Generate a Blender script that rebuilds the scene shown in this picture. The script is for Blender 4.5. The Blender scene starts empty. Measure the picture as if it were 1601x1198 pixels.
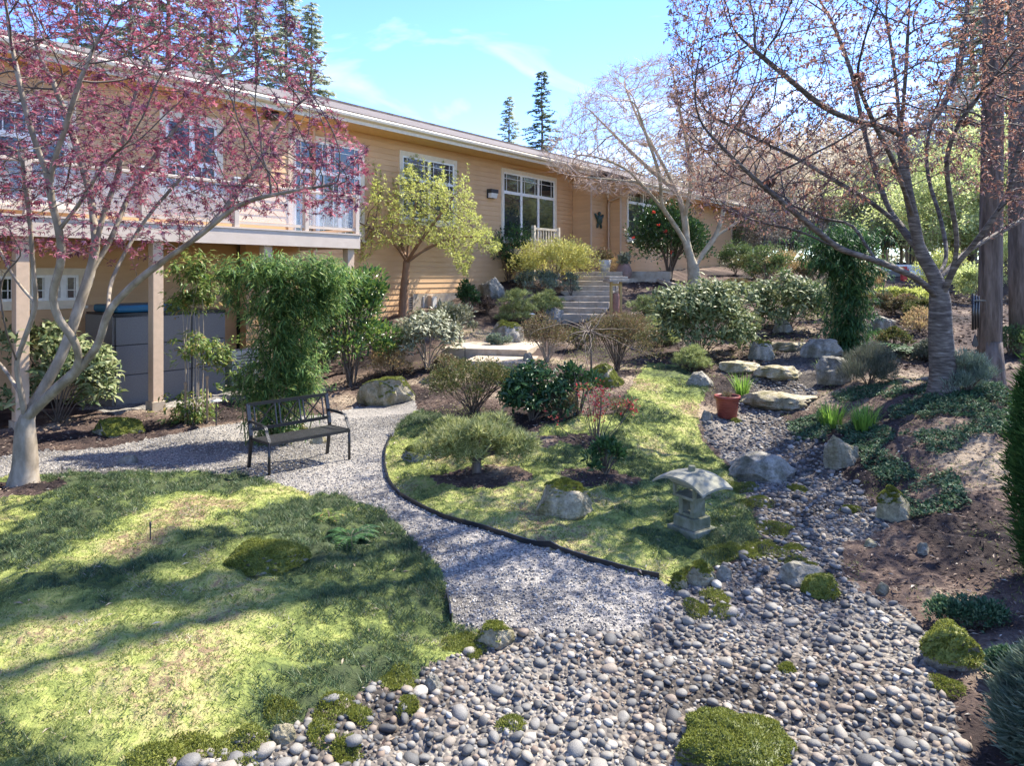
import bpy, bmesh, math, random
import numpy as np
from mathutils import Vector, Matrix

# ------------------------------------------------------------------ camera, sky, sun, exposure
SC = bpy.context.scene
COL = SC.collection
EYE = 2.6
FPX = 1100.0
cam_d = bpy.data.cameras.new("camera")
cam = bpy.data.objects.new("camera", cam_d)
COL.objects.link(cam)
cam.location = (0, 0, EYE)
cam.rotation_euler = (math.radians(90), 0, 0)
cam_d.sensor_width = 36.0
cam_d.lens = 36.0 * FPX / 1601.0
cam_d.shift_y = -169.0 / 1601.0
cam_d.clip_start = 0.05
cam_d.clip_end = 2000
SC.camera = cam

SUN_AZ = math.atan2(0.81, 0.585)
SUN_EL = math.radians(51)
sun_dir = Vector((math.sin(SUN_AZ) * math.cos(SUN_EL), math.cos(SUN_AZ) * math.cos(SUN_EL), math.sin(SUN_EL)))
W = bpy.data.worlds.new("World")
SC.world = W
W.use_nodes = True
wn = W.node_tree.nodes; wl = W.node_tree.links
for n in list(wn): wn.remove(n)
wo = wn.new("ShaderNodeOutputWorld"); wb = wn.new("ShaderNodeBackground")
sky = wn.new("ShaderNodeTexSky"); sky.sky_type = 'NISHITA'; sky.sun_disc = False
sky.sun_elevation = SUN_EL; sky.sun_rotation = SUN_AZ
sky.air_density = 0.85; sky.dust_density = 0.0; sky.ozone_density = 2.0; sky.altitude = 1200
wb.inputs[1].default_value = 0.142
# thin wisps of cirrus over the blue
tc = wn.new("ShaderNodeTexCoord"); mp = wn.new("ShaderNodeMapping")
mp.inputs['Scale'].default_value = (1.4, 1.4, 5.0); mp.inputs['Rotation'].default_value = (0.15, 0.35, 0.6)
nz = wn.new("ShaderNodeTexNoise"); nz.inputs['Scale'].default_value = 1.7; nz.inputs['Detail'].default_value = 7
nz.inputs['Distortion'].default_value = 0.9
cr = wn.new("ShaderNodeValToRGB"); cr.color_ramp.elements[0].position = 0.53; cr.color_ramp.elements[1].position = 0.78
cr.color_ramp.elements[1].color = (0.8, 0.8, 0.8, 1)
mx = wn.new("ShaderNodeMix"); mx.data_type = 'RGBA'
mx.inputs[7].default_value = (4.2, 4.4, 4.7, 1)
wl.new(tc.outputs['Generated'], mp.inputs['Vector']); wl.new(mp.outputs[0], nz.inputs['Vector'])
wl.new(nz.outputs[0], cr.inputs[0]); hs = wn.new('ShaderNodeHueSaturation'); hs.inputs['Saturation'].default_value = 1.2; hs.inputs['Hue'].default_value = 0.514; wl.new(sky.outputs[0], hs.inputs['Color'])
wl.new(cr.outputs[0], mx.inputs[0]); wl.new(hs.outputs[0], mx.inputs[6])
wl.new(mx.outputs[2], wb.inputs[0]); wl.new(wb.outputs[0], wo.inputs[0])

sd = bpy.data.lights.new("sun", 'SUN'); sd.energy = 3.8; sd.angle = math.radians(0.5); sd.color = (1.0, 0.94, 0.84)
sun = bpy.data.objects.new("sun", sd); COL.objects.link(sun)
sun.rotation_euler = sun_dir.to_track_quat('Z', 'Y').to_euler()
sun.location = (15, 13, 30)
SC.view_settings.view_transform = 'Standard'
SC.view_settings.look = 'None'
SC.view_settings.gamma = 1.0
SC.view_settings.exposure = 1.98
SC.render.engine = 'CYCLES'
SC.cycles.max_bounces = 8
SC.cycles.transparent_max_bounces = 8
SC.cycles.use_denoising = True

# ------------------------------------------------------------------ helpers
rng = np.random.default_rng(11)
random.seed(11)
def nrm(a): return a / (np.linalg.norm(a, axis=-1, keepdims=True) + 1e-9)
def rdir(n): return nrm(rng.normal(size=(n, 3)))

def vnoise(x, y, seed=0):
    x = np.asarray(x, float); y = np.asarray(y, float)
    xi = np.floor(x).astype(np.int64); yi = np.floor(y).astype(np.int64)
    fx = x - xi; fy = y - yi
    fx = fx * fx * (3 - 2 * fx); fy = fy * fy * (3 - 2 * fy)
    def h(a, b):
        n = (a * 374761393 + b * 668265263 + seed * 2147483647 + 1013904223) & 0x7fffffff
        n = ((n ^ (n >> 13)) * 1274126177) & 0x7fffffff
        n = ((n ^ (n >> 16)) * 1103515245) & 0x7fffffff
        return (n & 0xffff) / 65535.0
    return (h(xi, yi) * (1 - fx) + h(xi + 1, yi) * fx) * (1 - fy) + (h(xi, yi + 1) * (1 - fx) + h(xi + 1, yi + 1) * fx) * fy
def fbm(x, y, o=4, seed=0):
    s = 0; a = 0.5; t = 0
    for i in range(o):
        s = s + a * vnoise(x * 2 ** i + 17.3 * i, y * 2 ** i - 9.1 * i, seed + i); t += a; a *= 0.5
    return s / t

def tagit(o, label=None, cat=None, group=None, kind=None):
    if label: o["label"] = label
    if cat: o["category"] = cat
    if group: o["group"] = group
    if kind: o["kind"] = kind
    return o
def link(name, me, parent=None, mat=None):
    o = bpy.data.objects.new(name, me); COL.objects.link(o)
    if parent is not None: o.parent = parent
    if mat is not None and me is not None and len(me.materials) == 0: me.materials.append(mat)
    return o
def empty(name, loc, rz=0, label=None, cat=None, group=None):
    o = bpy.data.objects.new(name, None); COL.objects.link(o)
    o.empty_display_size = 0.2
    o.location = loc; o.rotation_euler = (0, 0, rz)
    return tagit(o, label, cat, group)

class MB:
    """collects vertices and faces, builds ONE mesh object"""
    def __init__(s): s.v = []; s.t = []; s.q = []; s.n = 0
    def add(s, V, T=None, Q=None):
        V = np.asarray(V, float)
        if T is not None and len(T): s.t.append(np.asarray(T, np.int64) + s.n)
        if Q is not None and len(Q): s.q.append(np.asarray(Q, np.int64) + s.n)
        s.v.append(V); s.n += len(V)
    def box(s, x0, x1, y0, y1, z0, z1):
        V = [(x, y, z) for z in (z0, z1) for y in (y0, y1) for x in (x0, x1)]
        s.add(V, Q=[(0, 2, 3, 1), (4, 5, 7, 6), (0, 1, 5, 4), (2, 6, 7, 3), (0, 4, 6, 2), (1, 3, 7, 5)]); return s
    def bar(s, a, b, w, h=None, up=(0, 0, 1)):
        a = np.array(a, float); b = np.array(b, float); h = h or w
        d = nrm(b - a); u = np.array(up, float)
        if abs(d @ u) > 0.95: u = np.array((1.0, 0, 0))
        r = nrm(np.cross(d, u)); u = np.cross(r, d)
        V = [p + r * (i * w / 2) + u * (j * h / 2) for p in (a, b) for j in (-1, 1) for i in (-1, 1)]
        s.add(V, Q=[(0, 1, 3, 2), (4, 6, 7, 5), (0, 4, 5, 1), (2, 3, 7, 6), (0, 2, 6, 4), (1, 5, 7, 3)]); return s
    def tube(s, P, R, k=6, cap=True):
        P = np.asarray(P, float); n = len(P); R = np.broadcast_to(np.asarray(R, float), (n,))
        T = np.zeros_like(P); T[1:-1] = P[2:] - P[:-2]; T[0] = P[1] - P[0]; T[-1] = P[-1] - P[-2]; T = nrm(T)
        ref = np.array((0, 0, 1.0)) if abs(T[0, 2]) < 0.9 else np.array((1.0, 0, 0))
        u = nrm(np.cross(T[0], ref)); ang = np.arange(k) * 2 * math.pi / k; c = np.cos(ang); sn = np.sin(ang)
        V = np.empty((n, k, 3))
        for i in range(n):
            u = u - T[i] * (u @ T[i]); u = u / (np.linalg.norm(u) + 1e-9); w = np.cross(T[i], u)
            V[i] = P[i] + R[i] * (c[:, None] * u + sn[:, None] * w)
        i0 = (np.arange(n - 1)[:, None] * k + np.arange(k)[None]); i1 = (np.arange(n - 1)[:, None] * k + (np.arange(k) + 1)[None] % k)
        Q = np.stack([i0, i1, i1 + k, i0 + k], -1).reshape(-1, 4)
        VV = V.reshape(-1, 3); T_ = []
        if cap:
            VV = np.vstack([VV, P[-1:] + T[-1:] * R[-1] * 0.3, P[:1]])
            e = (n - 1) * k
            T_ = [(e + j, e + (j + 1) % k, n * k) for j in range(k)] + [((j + 1) % k, j, n * k + 1) for j in range(k)]
        s.add(VV, T=T_, Q=Q); return s
    def lathe(s, prof, k=20, c=(0, 0, 0)):
        n = len(prof); a = np.arange(k) * 2 * math.pi / k
        V = np.array([[c[0] + r * math.cos(t), c[1] + r * math.sin(t), c[2] + z] for r, z in prof for t in a])
        Q = [(i * k + j, i * k + (j + 1) % k, (i + 1) * k + (j + 1) % k, (i + 1) * k + j) for i in range(n - 1) for j in range(k)]
        s.add(V, Q=Q); return s
    def mesh(s, name):
        me = bpy.data.meshes.new(name)
        V = np.concatenate(s.v) if s.v else np.zeros((0, 3))
        T = np.concatenate(s.t) if s.t else np.zeros((0, 3), np.int64)
        Q = np.concatenate(s.q) if s.q else np.zeros((0, 4), np.int64)
        me.vertices.add(len(V)); me.vertices.foreach_set("co", V.astype(np.float32).ravel())
        li = np.concatenate([T.ravel(), Q.ravel()]).astype(np.int32)
        me.loops.add(len(li)); me.loops.foreach_set("vertex_index", li)
        ls = np.concatenate([np.arange(len(T)) * 3, len(T) * 3 + np.arange(len(Q)) * 4]).astype(np.int32)
        me.polygons.add(len(ls)); me.polygons.foreach_set("loop_start", ls)
        me.update(calc_edges=True); me.validate(); me.shade_flat()
        return me
    def build(s, name, mat, parent=None, smooth=False, bevel=0):
        me = s.mesh(name)
        if smooth: me.shade_smooth()
        o = link(name, me, parent, mat)
        if bevel:
            m = o.modifiers.new("bevel", 'BEVEL'); m.width = bevel; m.segments = 2; m.limit_method = 'ANGLE'
        return o

# leaf templates: (t along, s across, b normal), triangles
KITE = (np.array([(0, 0, 0), (.45, .5, .10), (1, 0, -.05), (.45, -.5, .10)]), np.array([(0, 2, 1), (0, 3, 2)]))
BLADE = (np.array([(0, -.35, 0), (0, .35, 0), (.5, .5, .06), (.5, -.5, .06), (1, 0, -.16)]), np.array([(0, 2, 1), (0, 3, 2), (3, 4, 2)]))
OVAL = (np.array([(0, 0, 0), (.25, .42, .1), (.7, .4, .08), (1, 0, -.12), (.7, -.4, .08), (.25, -.42, .1), (.5, 0, -.02)]),
        np.array([(0, 6, 1), (1, 6, 2), (2, 6, 3), (3, 6, 4), (4, 6, 5), (5, 6, 0)]))
STAR = (np.array([(0, 0, 0), (.45, .14, .03), (1, 0, -.1), (.45, -.14, .03), (.12, .30, 0), (.5, .62, -.08), (.30, .16, .02), (.12, -.30, 0), (.5, -.62, -.08), (.30, -.16, .02)]),
        np.array([(0, 3, 2), (0, 2, 1), (0, 6, 5), (0, 5, 4), (0, 7, 8), (0, 8, 9)]))
NEEDLE = (np.array([(0, -.5, 0), (0, .5, 0), (1, 0, 0)]), np.array([(0, 2, 1)]))
def leaves(P, D, Nn, L, Wd, tmpl):
    P = np.asarray(P); n = len(P); D = nrm(D); S = nrm(np.cross(D, Nn)); Nn = np.cross(S, D)
    L = np.broadcast_to(L, (n,)); Wd = np.broadcast_to(Wd, (n,))
    tv, tf = tmpl; k = len(tv)
    V = (P[:, None] + D[:, None] * (tv[None, :, 0:1] * L[:, None, None]) + S[:, None] * (tv[None, :, 1:2] * Wd[:, None, None])
         + Nn[:, None] * (tv[None, :, 2:3] * L[:, None, None]))
    F = (np.arange(n)[:, None, None] * k + tf[None]).reshape(-1, 3)
    return V.reshape(-1, 3), F
def add_leaves(mb, *a):
    V, F = leaves(*a); mb.add(V, T=F)

# ------------------------------------------------------------------ materials
MATS = {}
def newmat(name):
    m = bpy.data.materials.new(name); m.use_nodes = True; MATS[name] = m
    nt = m.node_tree; b = nt.nodes["Principled BSDF"]; o = nt.nodes["Material Output"]
    return m, nt, b, o
def ramp(nt, cols, pos=None):
    r = nt.nodes.new("ShaderNodeValToRGB"); e = r.color_ramp.elements
    n = len(cols); pos = pos or [i / max(1, n - 1) for i in range(n)]
    while len(e) < n: e.new(0.5)
    for i in range(n):
        e[i].position = pos[i]; e[i].color = (*cols[i], 1)
    return r
def noise_node(nt, scale, detail=6, stretch=(1, 1, 1), dist=0, rough=.55, coord='Object'):
    t = nt.nodes.new("ShaderNodeTexCoord"); m = nt.nodes.new("ShaderNodeMapping"); m.inputs['Scale'].default_value = stretch
    z = nt.nodes.new("ShaderNodeTexNoise"); z.inputs['Scale'].default_value = scale; z.inputs['Detail'].default_value = detail
    z.inputs['Distortion'].default_value = dist; z.inputs['Roughness'].default_value = rough
    nt.links.new(t.outputs[coord], m.inputs[0]); nt.links.new(m.outputs[0], z.inputs['Vector'])
    return z
def bump(nt, b, h, strength, dist):
    bp = nt.nodes.new("ShaderNodeBump"); bp.inputs['Strength'].default_value = strength; bp.inputs['Distance'].default_value = dist
    nt.links.new(h, bp.inputs['Height']); nt.links.new(bp.outputs[0], b.inputs['Normal']); return bp
def mul(nt, c, f):
    m = nt.nodes.new("ShaderNodeMix"); m.data_type = 'RGBA'; m.blend_type = 'MULTIPLY'; m.inputs[0].default_value = 1
    nt.links.new(c, m.inputs[6]); nt.links.new(f, m.inputs[7]); return m.outputs[2]
def pmat(name, cols, pos=None, scale=6, detail=8, rough=.8, bs=.3, bscale=None, bd=.01, stretch=(1, 1, 1), spec=.3, metal=0, rand=0, coord='Object', nrough=.6):
    m, nt, b, o = newmat(name)
    z = noise_node(nt, scale, detail, stretch, .3, nrough, coord)
    pos = pos or ([.3 + .4 * i / max(1, len(cols) - 1) for i in range(len(cols))] if len(cols) > 1 else [0])
    r = ramp(nt, cols, pos); nt.links.new(z.outputs[0], r.inputs[0]); c = r.outputs[0]
    if rand:
        oi = nt.nodes.new("ShaderNodeObjectInfo"); rr = ramp(nt, [(1 - rand,) * 3, (1 + rand * .5,) * 3])
        nt.links.new(oi.outputs['Random'], rr.inputs[0]); c = mul(nt, c, rr.outputs[0])
    nt.links.new(c, b.inputs['Base Color'])
    b.inputs['Roughness'].default_value = rough; b.inputs['Specular IOR Level'].default_value = spec; b.inputs['Metallic'].default_value = metal
    if bs:
        z2 = noise_node(nt, bscale or scale * 4, 6, stretch, 0, .6, coord); bump(nt, b, z2.outputs[0], bs, bd)
    return m
def leafmat(name, cols, pos=None, trans=.35, rough=.5, spec=.3, tcol=None):
    m, nt, b, o = newmat(name)
    g = nt.nodes.new("ShaderNodeNewGeometry"); r = ramp(nt, cols, pos); nt.links.new(g.outputs['Random Per Island'], r.inputs[0])
    nt.links.new(r.outputs[0], b.inputs['Base Color']); b.inputs['Roughness'].default_value = rough; b.inputs['Specular IOR Level'].default_value = spec
    if trans:
        t = nt.nodes.new("ShaderNodeBsdfTranslucent"); x = nt.nodes.new("ShaderNodeMixShader"); x.inputs[0].default_value = trans
        if tcol:
            k = nt.nodes.new("ShaderNodeRGB"); k.outputs[0].default_value = (*tcol, 1); cc = mul(nt, r.outputs[0], k.outputs[0])
        else: cc = r.outputs[0]
        nt.links.new(cc, t.inputs[0]); nt.links.new(b.outputs[0], x.inputs[1]); nt.links.new(t.outputs[0], x.inputs[2]); nt.links.new(x.outputs[0], o.inputs[0])
    return m
def flat(name, col, rough=.5, spec=.4, metal=0):
    return pmat(name, [tuple(c * .9 for c in col), tuple(min(1, c * 1.08) for c in col)], scale=9, rough=rough, spec=spec, metal=metal, bs=.08, bd=.003)

# setting
def ground_mat(name, cols, pos, fine, fscale, bs, bd, tone=True, vor=0):
    m, nt, b, o = newmat(name)
    z = noise_node(nt, fscale, 10, (1, 1, 1), .4, .65)
    at_ = nt.nodes.new("ShaderNodeAttribute"); at_.attribute_name = "tone"
    a = nt.nodes.new("ShaderNodeMath"); a.operation = 'MULTIPLY_ADD'; a.inputs[1].default_value = fine; a.inputs[2].default_value = -fine / 2
    nt.links.new(z.outputs[0], a.inputs[0])
    s = nt.nodes.new("ShaderNodeMath"); s.operation = 'ADD'; nt.links.new(a.outputs[0], s.inputs[0]); nt.links.new(at_.outputs['Fac'], s.inputs[1])
    r = ramp(nt, cols, pos); nt.links.new(s.outputs[0], r.inputs[0]); c = r.outputs[0]; h = z.outputs[0]
    if vor:
        t = nt.nodes.new("ShaderNodeTexCoord"); v = nt.nodes.new("ShaderNodeTexVoronoi"); v.inputs['Scale'].default_value = vor
        nt.links.new(t.outputs['Object'], v.inputs['Vector'])
        sp = nt.nodes.new("ShaderNodeSeparateColor"); nt.links.new(v.outputs['Color'], sp.inputs[0])
        rr = ramp(nt, [(.35, .36, .38), (.75, .74, .74), (1.0, 1.0, 1.0), (1.45, 1.4, 1.3)], [0, .35, .7, 1]); nt.links.new(sp.outputs[0], rr.inputs[0])
        c = mul(nt, c, rr.outputs[0])
        inv = nt.nodes.new("ShaderNodeMath"); inv.operation = 'SUBTRACT'; inv.inputs[0].default_value = 1; nt.links.new(v.outputs['Distance'], inv.inputs[1]); h = inv.outputs[0]
    nt.links.new(c, b.inputs['Base Color']); b.inputs['Roughness'].default_value = .92; b.inputs['Specular IOR Level'].default_value = .15
    bump(nt, b, h, bs, bd); return m
ground_mat("moss", [(.05, .065, .028), (.085, .11, .034), (.15, .18, .05), (.26, .285, .08), (.34, .31, .13), (.22, .155, .09)], [.16, .36, .5, .68, .86, 1.0], 1.3, 13, 1.0, .05)
ground_mat("gravel", [(.14, .13, .115), (.225, .21, .187), (.285, .265, .235)], [.2, .5, .9], .5, 8, .8, .012, vor=62)
ground_mat("creek_base", [(.07, .06, .05), (.14, .12, .10), (.22, .20, .17)], [.2, .5, .9], .6, 12, .9, .02, vor=34)
ground_mat("mulch", [(.026, .019, .017), (.052, .036, .030), (.105, .073, .056), (.26, .205, .145)], [.2, .45, .68, .95], .75, 22, 1.0, .03)
pmat("far_ground", [(.10, .09, .05), (.16, .14, .08)], scale=.8)
pmat("concrete", [(.27, .215, .15), (.38, .31, .225), (.44, .375, .29)], scale=5, bs=.25, bscale=60, bd=.004)
def rockmat(name, cols, stain):
    m, nt, b, o = newmat(name)
    z = noise_node(nt, 3.2, 10, (1, 1, 1), .8, .7); r = ramp(nt, cols, [.28, .44, .58, .78]); nt.links.new(z.outputs[0], r.inputs[0])
    z2 = noise_node(nt, 42, 6, (1, 1, 1), 0, .7); r2 = ramp(nt, [(.55, .55, .55), (1, 1, 1), (1.25, 1.24, 1.2)], [.3, .5, .72]); nt.links.new(z2.outputs[0], r2.inputs[0])
    z3 = noise_node(nt, 2.2, 7, (2.2, 2.2, .45), .5, .65); r3 = ramp(nt, [stain, (1, 1, 1)], [.38, .56]); nt.links.new(z3.outputs[0], r3.inputs[0])
    oi = nt.nodes.new("ShaderNodeObjectInfo"); rr = ramp(nt, [(.78, .78, .78), (1.1, 1.08, 1.02)]); nt.links.new(oi.outputs['Random'], rr.inputs[0])
    nt.links.new(mul(nt, mul(nt, mul(nt, r.outputs[0], r2.outputs[0]), r3.outputs[0]), rr.outputs[0]), b.inputs['Base Color'])
    b.inputs['Roughness'].default_value = .9; b.inputs['Specular IOR Level'].default_value = .2
    z4 = noise_node(nt, 9, 10, (1, 1, 2.2), .6, .75); bump(nt, b, z4.outputs[0], 1.0, .05)
rockmat("rock", [(.17, .162, .135), (.32, .30, .255), (.44, .41, .345), (.58, .55, .46)], (.55, .55, .48))
rockmat("rock_warm", [(.20, .18, .12), (.37, .325, .23), (.50, .44, .32), (.62, .57, .44)], (.58, .58, .42))
leafmat("pebble", [(.04, .04, .04), (.10, .098, .093), (.175, .168, .152), (.24, .215, .175), (.17, .125, .09), (.40, .38, .33)], [0, .25, .5, .7, .86, 1], trans=0, rough=.75)
def pebble_obj():
    m, nt, b, o = newmat("pebble_big")
    oi = nt.nodes.new("ShaderNodeObjectInfo"); r = ramp(nt, [(.05, .05, .05), (.11, .107, .10), (.18, .172, .155), (.24, .217, .178), (.18, .135, .10), (.40, .38, .33)], [0, .25, .5, .7, .86, 1])
    nt.links.new(oi.outputs['Random'], r.inputs[0]); z = noise_node(nt, 9, 7); rr = ramp(nt, [(.7, .7, .7), (1.15, 1.12, 1.05)], [.3, .7]); nt.links.new(z.outputs[0], rr.inputs[0])
    nt.links.new(mul(nt, r.outputs[0], rr.outputs[0]), b.inputs['Base Color']); b.inputs['Roughness'].default_value = .72
    bump(nt, b, z.outputs[0], .25, .01)
pebble_obj()
leafmat("gravel_stone", [(.08, .077, .073), (.19, .178, .163), (.30, .272, .232), (.46, .43, .37)], trans=0, rough=.8)
leafmat("chip", [(.035, .024, .019), (.085, .055, .042), (.18, .12, .085), (.36, .29, .22)], [0, .45, .85, 1], trans=0, rough=.9)
leafmat("litter", [(.30, .22, .14), (.45, .36, .25), (.55, .50, .42)], trans=.2, rough=.8)

# house
pmat("siding", [(.53, .325, .155), (.60, .37, .19), (.64, .41, .22)], scale=1.6, stretch=(.35, 1, 2), bs=.15, bscale=40, bd=.002, rough=.7, rand=.06)
flat("trim", (.70, .60, .44), .55)
flat("tan_trim", (.55, .40, .27), .6)
flat("soffit", (.64, .40, .18), .7)
flat("white_frame", (.80, .79, .74), .4)
flat("gutter", (.62, .55, .42), .4)
pmat("deck_paint", [(.52, .43, .34), (.60, .50, .40)], scale=3, bs=.1, bd=.002, rough=.6)
def shingle():
    m, nt, b, o = newmat("shingle")
    t = nt.nodes.new("ShaderNodeTexCoord"); mp_ = nt.nodes.new("ShaderNodeMapping"); nt.links.new(t.outputs['Object'], mp_.inputs[0])
    br = nt.nodes.new("ShaderNodeTexBrick"); br.inputs['Scale'].default_value = 1.0; br.inputs['Brick Width'].default_value = .3; br.inputs['Row Height'].default_value = .14
    br.inputs['Mortar Size'].default_value = .006; br.inputs['Color1'].default_value = (.095, .08, .07, 1); br.inputs['Color2'].default_value = (.16, .135, .12, 1); br.inputs['Mortar'].default_value = (.07, .06, .05, 1)
    br.inputs['Bias'].default_value = -.1
    nt.links.new(mp_.outputs[0], br.inputs['Vector'])
    z = noise_node(nt, 30, 8); r = ramp(nt, [(.65, .63, .62), (1.3, 1.25, 1.2)], [.3, .7]); nt.links.new(z.outputs[0], r.inputs[0])
    nt.links.new(mul(nt, br.outputs[0], r.outputs[0]), b.inputs['Base Color']); b.inputs['Roughness'].default_value = .9; bump(nt, b, br.outputs[0], .5, .02)
shingle()
def glass():
    m, nt, b, o = newmat("glass")
    z = noise_node(nt, .7, 4); r = ramp(nt, [(.012, .014, .016), (.05, .055, .055)], [.35, .7]); nt.links.new(z.outputs[0], r.inputs[0])
    nt.links.new(r.outputs[0], b.inputs['Base Color']); b.inputs['Roughness'].default_value = .04; b.inputs['Specular IOR Level'].default_value = .9
    m, nt, b, o = newmat("frosted")
    b.inputs['Base Color'].default_value = (.75, .77, .80, 1); b.inputs['Roughness'].default_value = .25
    tr = nt.nodes.new("ShaderNodeBsdfTransparent"); x = nt.nodes.new("ShaderNodeMixShader"); x.inputs[0].default_value = .8
    nt.links.new(b.outputs[0], x.inputs[1]); nt.links.new(tr.outputs[0], x.inputs[2]); nt.links.new(x.outputs[0], o.inputs[0])
glass()
pmat("grey_panel", [(.16, .15, .135), (.21, .20, .18)], scale=40, bs=.2, bscale=120, bd=.002)
flat("blue_cover", (.02, .12, .20), .45)
flat("cream_metal", (.62, .58, .50), .45)
flat("black_metal", (.012, .012, .013), .35, .5)
flat("dark_metal", (.03, .03, .032), .5)
pmat("seat_metal", [(.018, .018, .018), (.04, .04, .04)], scale=20, rough=.35)
pmat("lantern_stone", [(.085, .09, .045), (.16, .16, .10), (.25, .24, .18)], scale=9, bs=.4, bscale=70, bd=.004)
pmat("lantern_roof", [(.13, .13, .085), (.235, .225, .165), (.31, .295, .23)], scale=7, bs=.3, bscale=80, bd=.003)
pmat("terracotta", [(.16, .035, .022), (.24, .055, .035)], scale=6, rough=.35, bs=.1)
pmat("pot_brown", [(.20, .12, .09), (.30, .19, .15)], scale=6, rough=.5)
pmat("bell_rust", [(.24, .11, .07), (.36, .19, .13)], scale=12, rough=.7)
pmat("post_yellow", [(.42, .27, .09), (.52, .36, .15)], scale=12, stretch=(1, 1, .2))
flat("red_paint", (.55, .05, .04), .5)
flat("turtle_green", (.035, .06, .045), .5)
flat("white_paint", (.80, .80, .80), .5)
flat("lamp_glass", (.75, .72, .65), .3)
pmat("wood_stake", [(.25, .17, .10), (.36, .26, .17)], scale=12, stretch=(1, 1, .2))

# bark
pmat("bark_maple", [(.13, .105, .07), (.24, .195, .14), (.36, .31, .24)], scale=7, stretch=(1, 1, .5), bs=.4, bscale=30, bd=.006)
pmat("bark_maple_dark", [(.09, .07, .055), (.15, .12, .095)], scale=7, bs=.2)
pmat("bark_pale", [(.21, .17, .10), (.33, .275, .185), (.43, .37, .26)], scale=4, bs=.3, bscale=20, bd=.01)
pmat("twig_pink", [(.42, .29, .20), (.56, .41, .30)], scale=3, bs=0)
pmat("bark_cherry", [(.035, .028, .024), (.085, .068, .056), (.17, .145, .12), (.32, .29, .26)], [.28, .45, .6, .75], scale=5, stretch=(1, 1, 5), bs=.7, bscale=14, bd=.015)
pmat("bark_cherry_dark", [(.045, .035, .03), (.10, .08, .07)], scale=6, bs=.2)
pmat("bark_conifer", [(.05, .038, .03), (.13, .10, .08), (.24, .19, .16)], [.3, .5, .75], scale=7, stretch=(1.5, 1.5, .25), bs=1, bscale=14, bd=.04)
pmat("bark_brown", [(.15, .085, .05), (.28, .17, .10)], scale=6, stretch=(1, 1, .3), bs=.5, bd=.01)
pmat("stem", [(.09, .065, .045), (.18, .135, .10)], scale=8, bs=0)
pmat("stem_pale", [(.28, .22, .16), (.40, .33, .25)], scale=8, bs=0)
pmat("culm", [(.08, .10, .03), (.17, .17, .06)], scale=8, stretch=(1, 1, .3), bs=0, rough=.4)

# leaves
leafmat("leaf_red", [(.085, .022, .042), (.16, .042, .075), (.29, .095, .14), (.48, .25, .30)], trans=.42, tcol=(1.4, 1.0, 1.0))
leafmat("leaf_bronze", [(.09, .045, .045), (.16, .085, .075), (.26, .15, .11), (.33, .22, .17), (.24, .16, .20)], trans=.4, tcol=(1.3, 1.1, .9))
leafmat("leaf_lime", [(.30, .33, .07), (.44, .47, .12), (.58, .60, .22)], trans=.45)
leafmat("leaf_bamboo", [(.04, .09, .032), (.09, .18, .055), (.18, .29, .08), (.34, .40, .11)], [0, .35, .7, 1], trans=.45, spec=.25, rough=.5)
leafmat("leaf_bamboo_dark", [(.02, .06, .025), (.045, .105, .035), (.085, .17, .05)], trans=.35, spec=.2, rough=.5)
leafmat("leaf_nandina", [(.07, .13, .03), (.15, .22, .05), (.26, .30, .08), (.34, .22, .07)], [0, .4, .85, 1], trans=.4)
leafmat("leaf_dark", [(.02, .055, .022), (.04, .09, .03), (.07, .14, .045)], trans=.2, spec=.35, rough=.38)
leafmat("leaf_camellia", [(.02, .06, .02), (.045, .10, .03), (.09, .16, .045)], trans=.2, spec=.6, rough=.28)
leafmat("leaf_laurel", [(.03, .08, .025), (.07, .15, .035), (.16, .24, .05), (.28, .34, .07)], [0, .4, .75, 1], trans=.3, spec=.5, rough=.35)
leafmat("leaf_rhody", [(.06, .10, .035), (.13, .17, .065), (.23, .26, .11), (.35, .36, .18)], trans=.3, spec=.22)
leafmat("leaf_pale", [(.14, .16, .09), (.25, .26, .16), (.38, .37, .25)], trans=.25)
leafmat("leaf_azalea", [(.045, .06, .02), (.09, .11, .03), (.16, .17, .05), (.20, .13, .06)], trans=.25)
leafmat("leaf_azalea_brown", [(.08, .075, .03), (.16, .15, .06), (.22, .17, .09), (.20, .11, .07)], trans=.25)
leafmat("leaf_yellow", [(.50, .47, .10), (.66, .62, .18), (.74, .70, .30)], trans=.5)
leafmat("leaf_orange", [(.30, .21, .10), (.44, .30, .16), (.42, .36, .14)], trans=.35)
leafmat("leaf_redtip", [(.45, .03, .05), (.55, .08, .08), (.40, .12, .06)], trans=.35)
leafmat("petal_red", [(.60, .05, .03), (.70, .12, .07)], trans=.3)
leafmat("needle_pine", [(.13, .17, .05), (.24, .29, .09), (.37, .41, .16), (.46, .48, .24)], trans=.4)
leafmat("needle_dwarf", [(.13, .165, .05), (.27, .30, .10), (.44, .45, .17), (.56, .54, .27)], trans=.4)
leafmat("needle_conifer", [(.09, .12, .07), (.15, .19, .10), (.22, .26, .14)], trans=.35)
leafmat("needle_conifer_pale", [(.24, .27, .18), (.36, .39, .26), (.48, .50, .36)], trans=.55)
leafmat("leaf_thuja", [(.03, .08, .025), (.06, .13, .035), (.12, .20, .05)], trans=.25)
leafmat("leaf_greygreen", [(.10, .15, .10), (.18, .23, .16), (.27, .31, .23)], trans=.2)
leafmat("leaf_heather", [(.07, .085, .055), (.12, .135, .09), (.17, .16, .12)], trans=.2)
leafmat("leaf_vinca", [(.025, .065, .03), (.05, .11, .05), (.10, .16, .08), (.20, .24, .12)], [0, .4, .8, 1], trans=.25, spec=.2, rough=.55)
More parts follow.
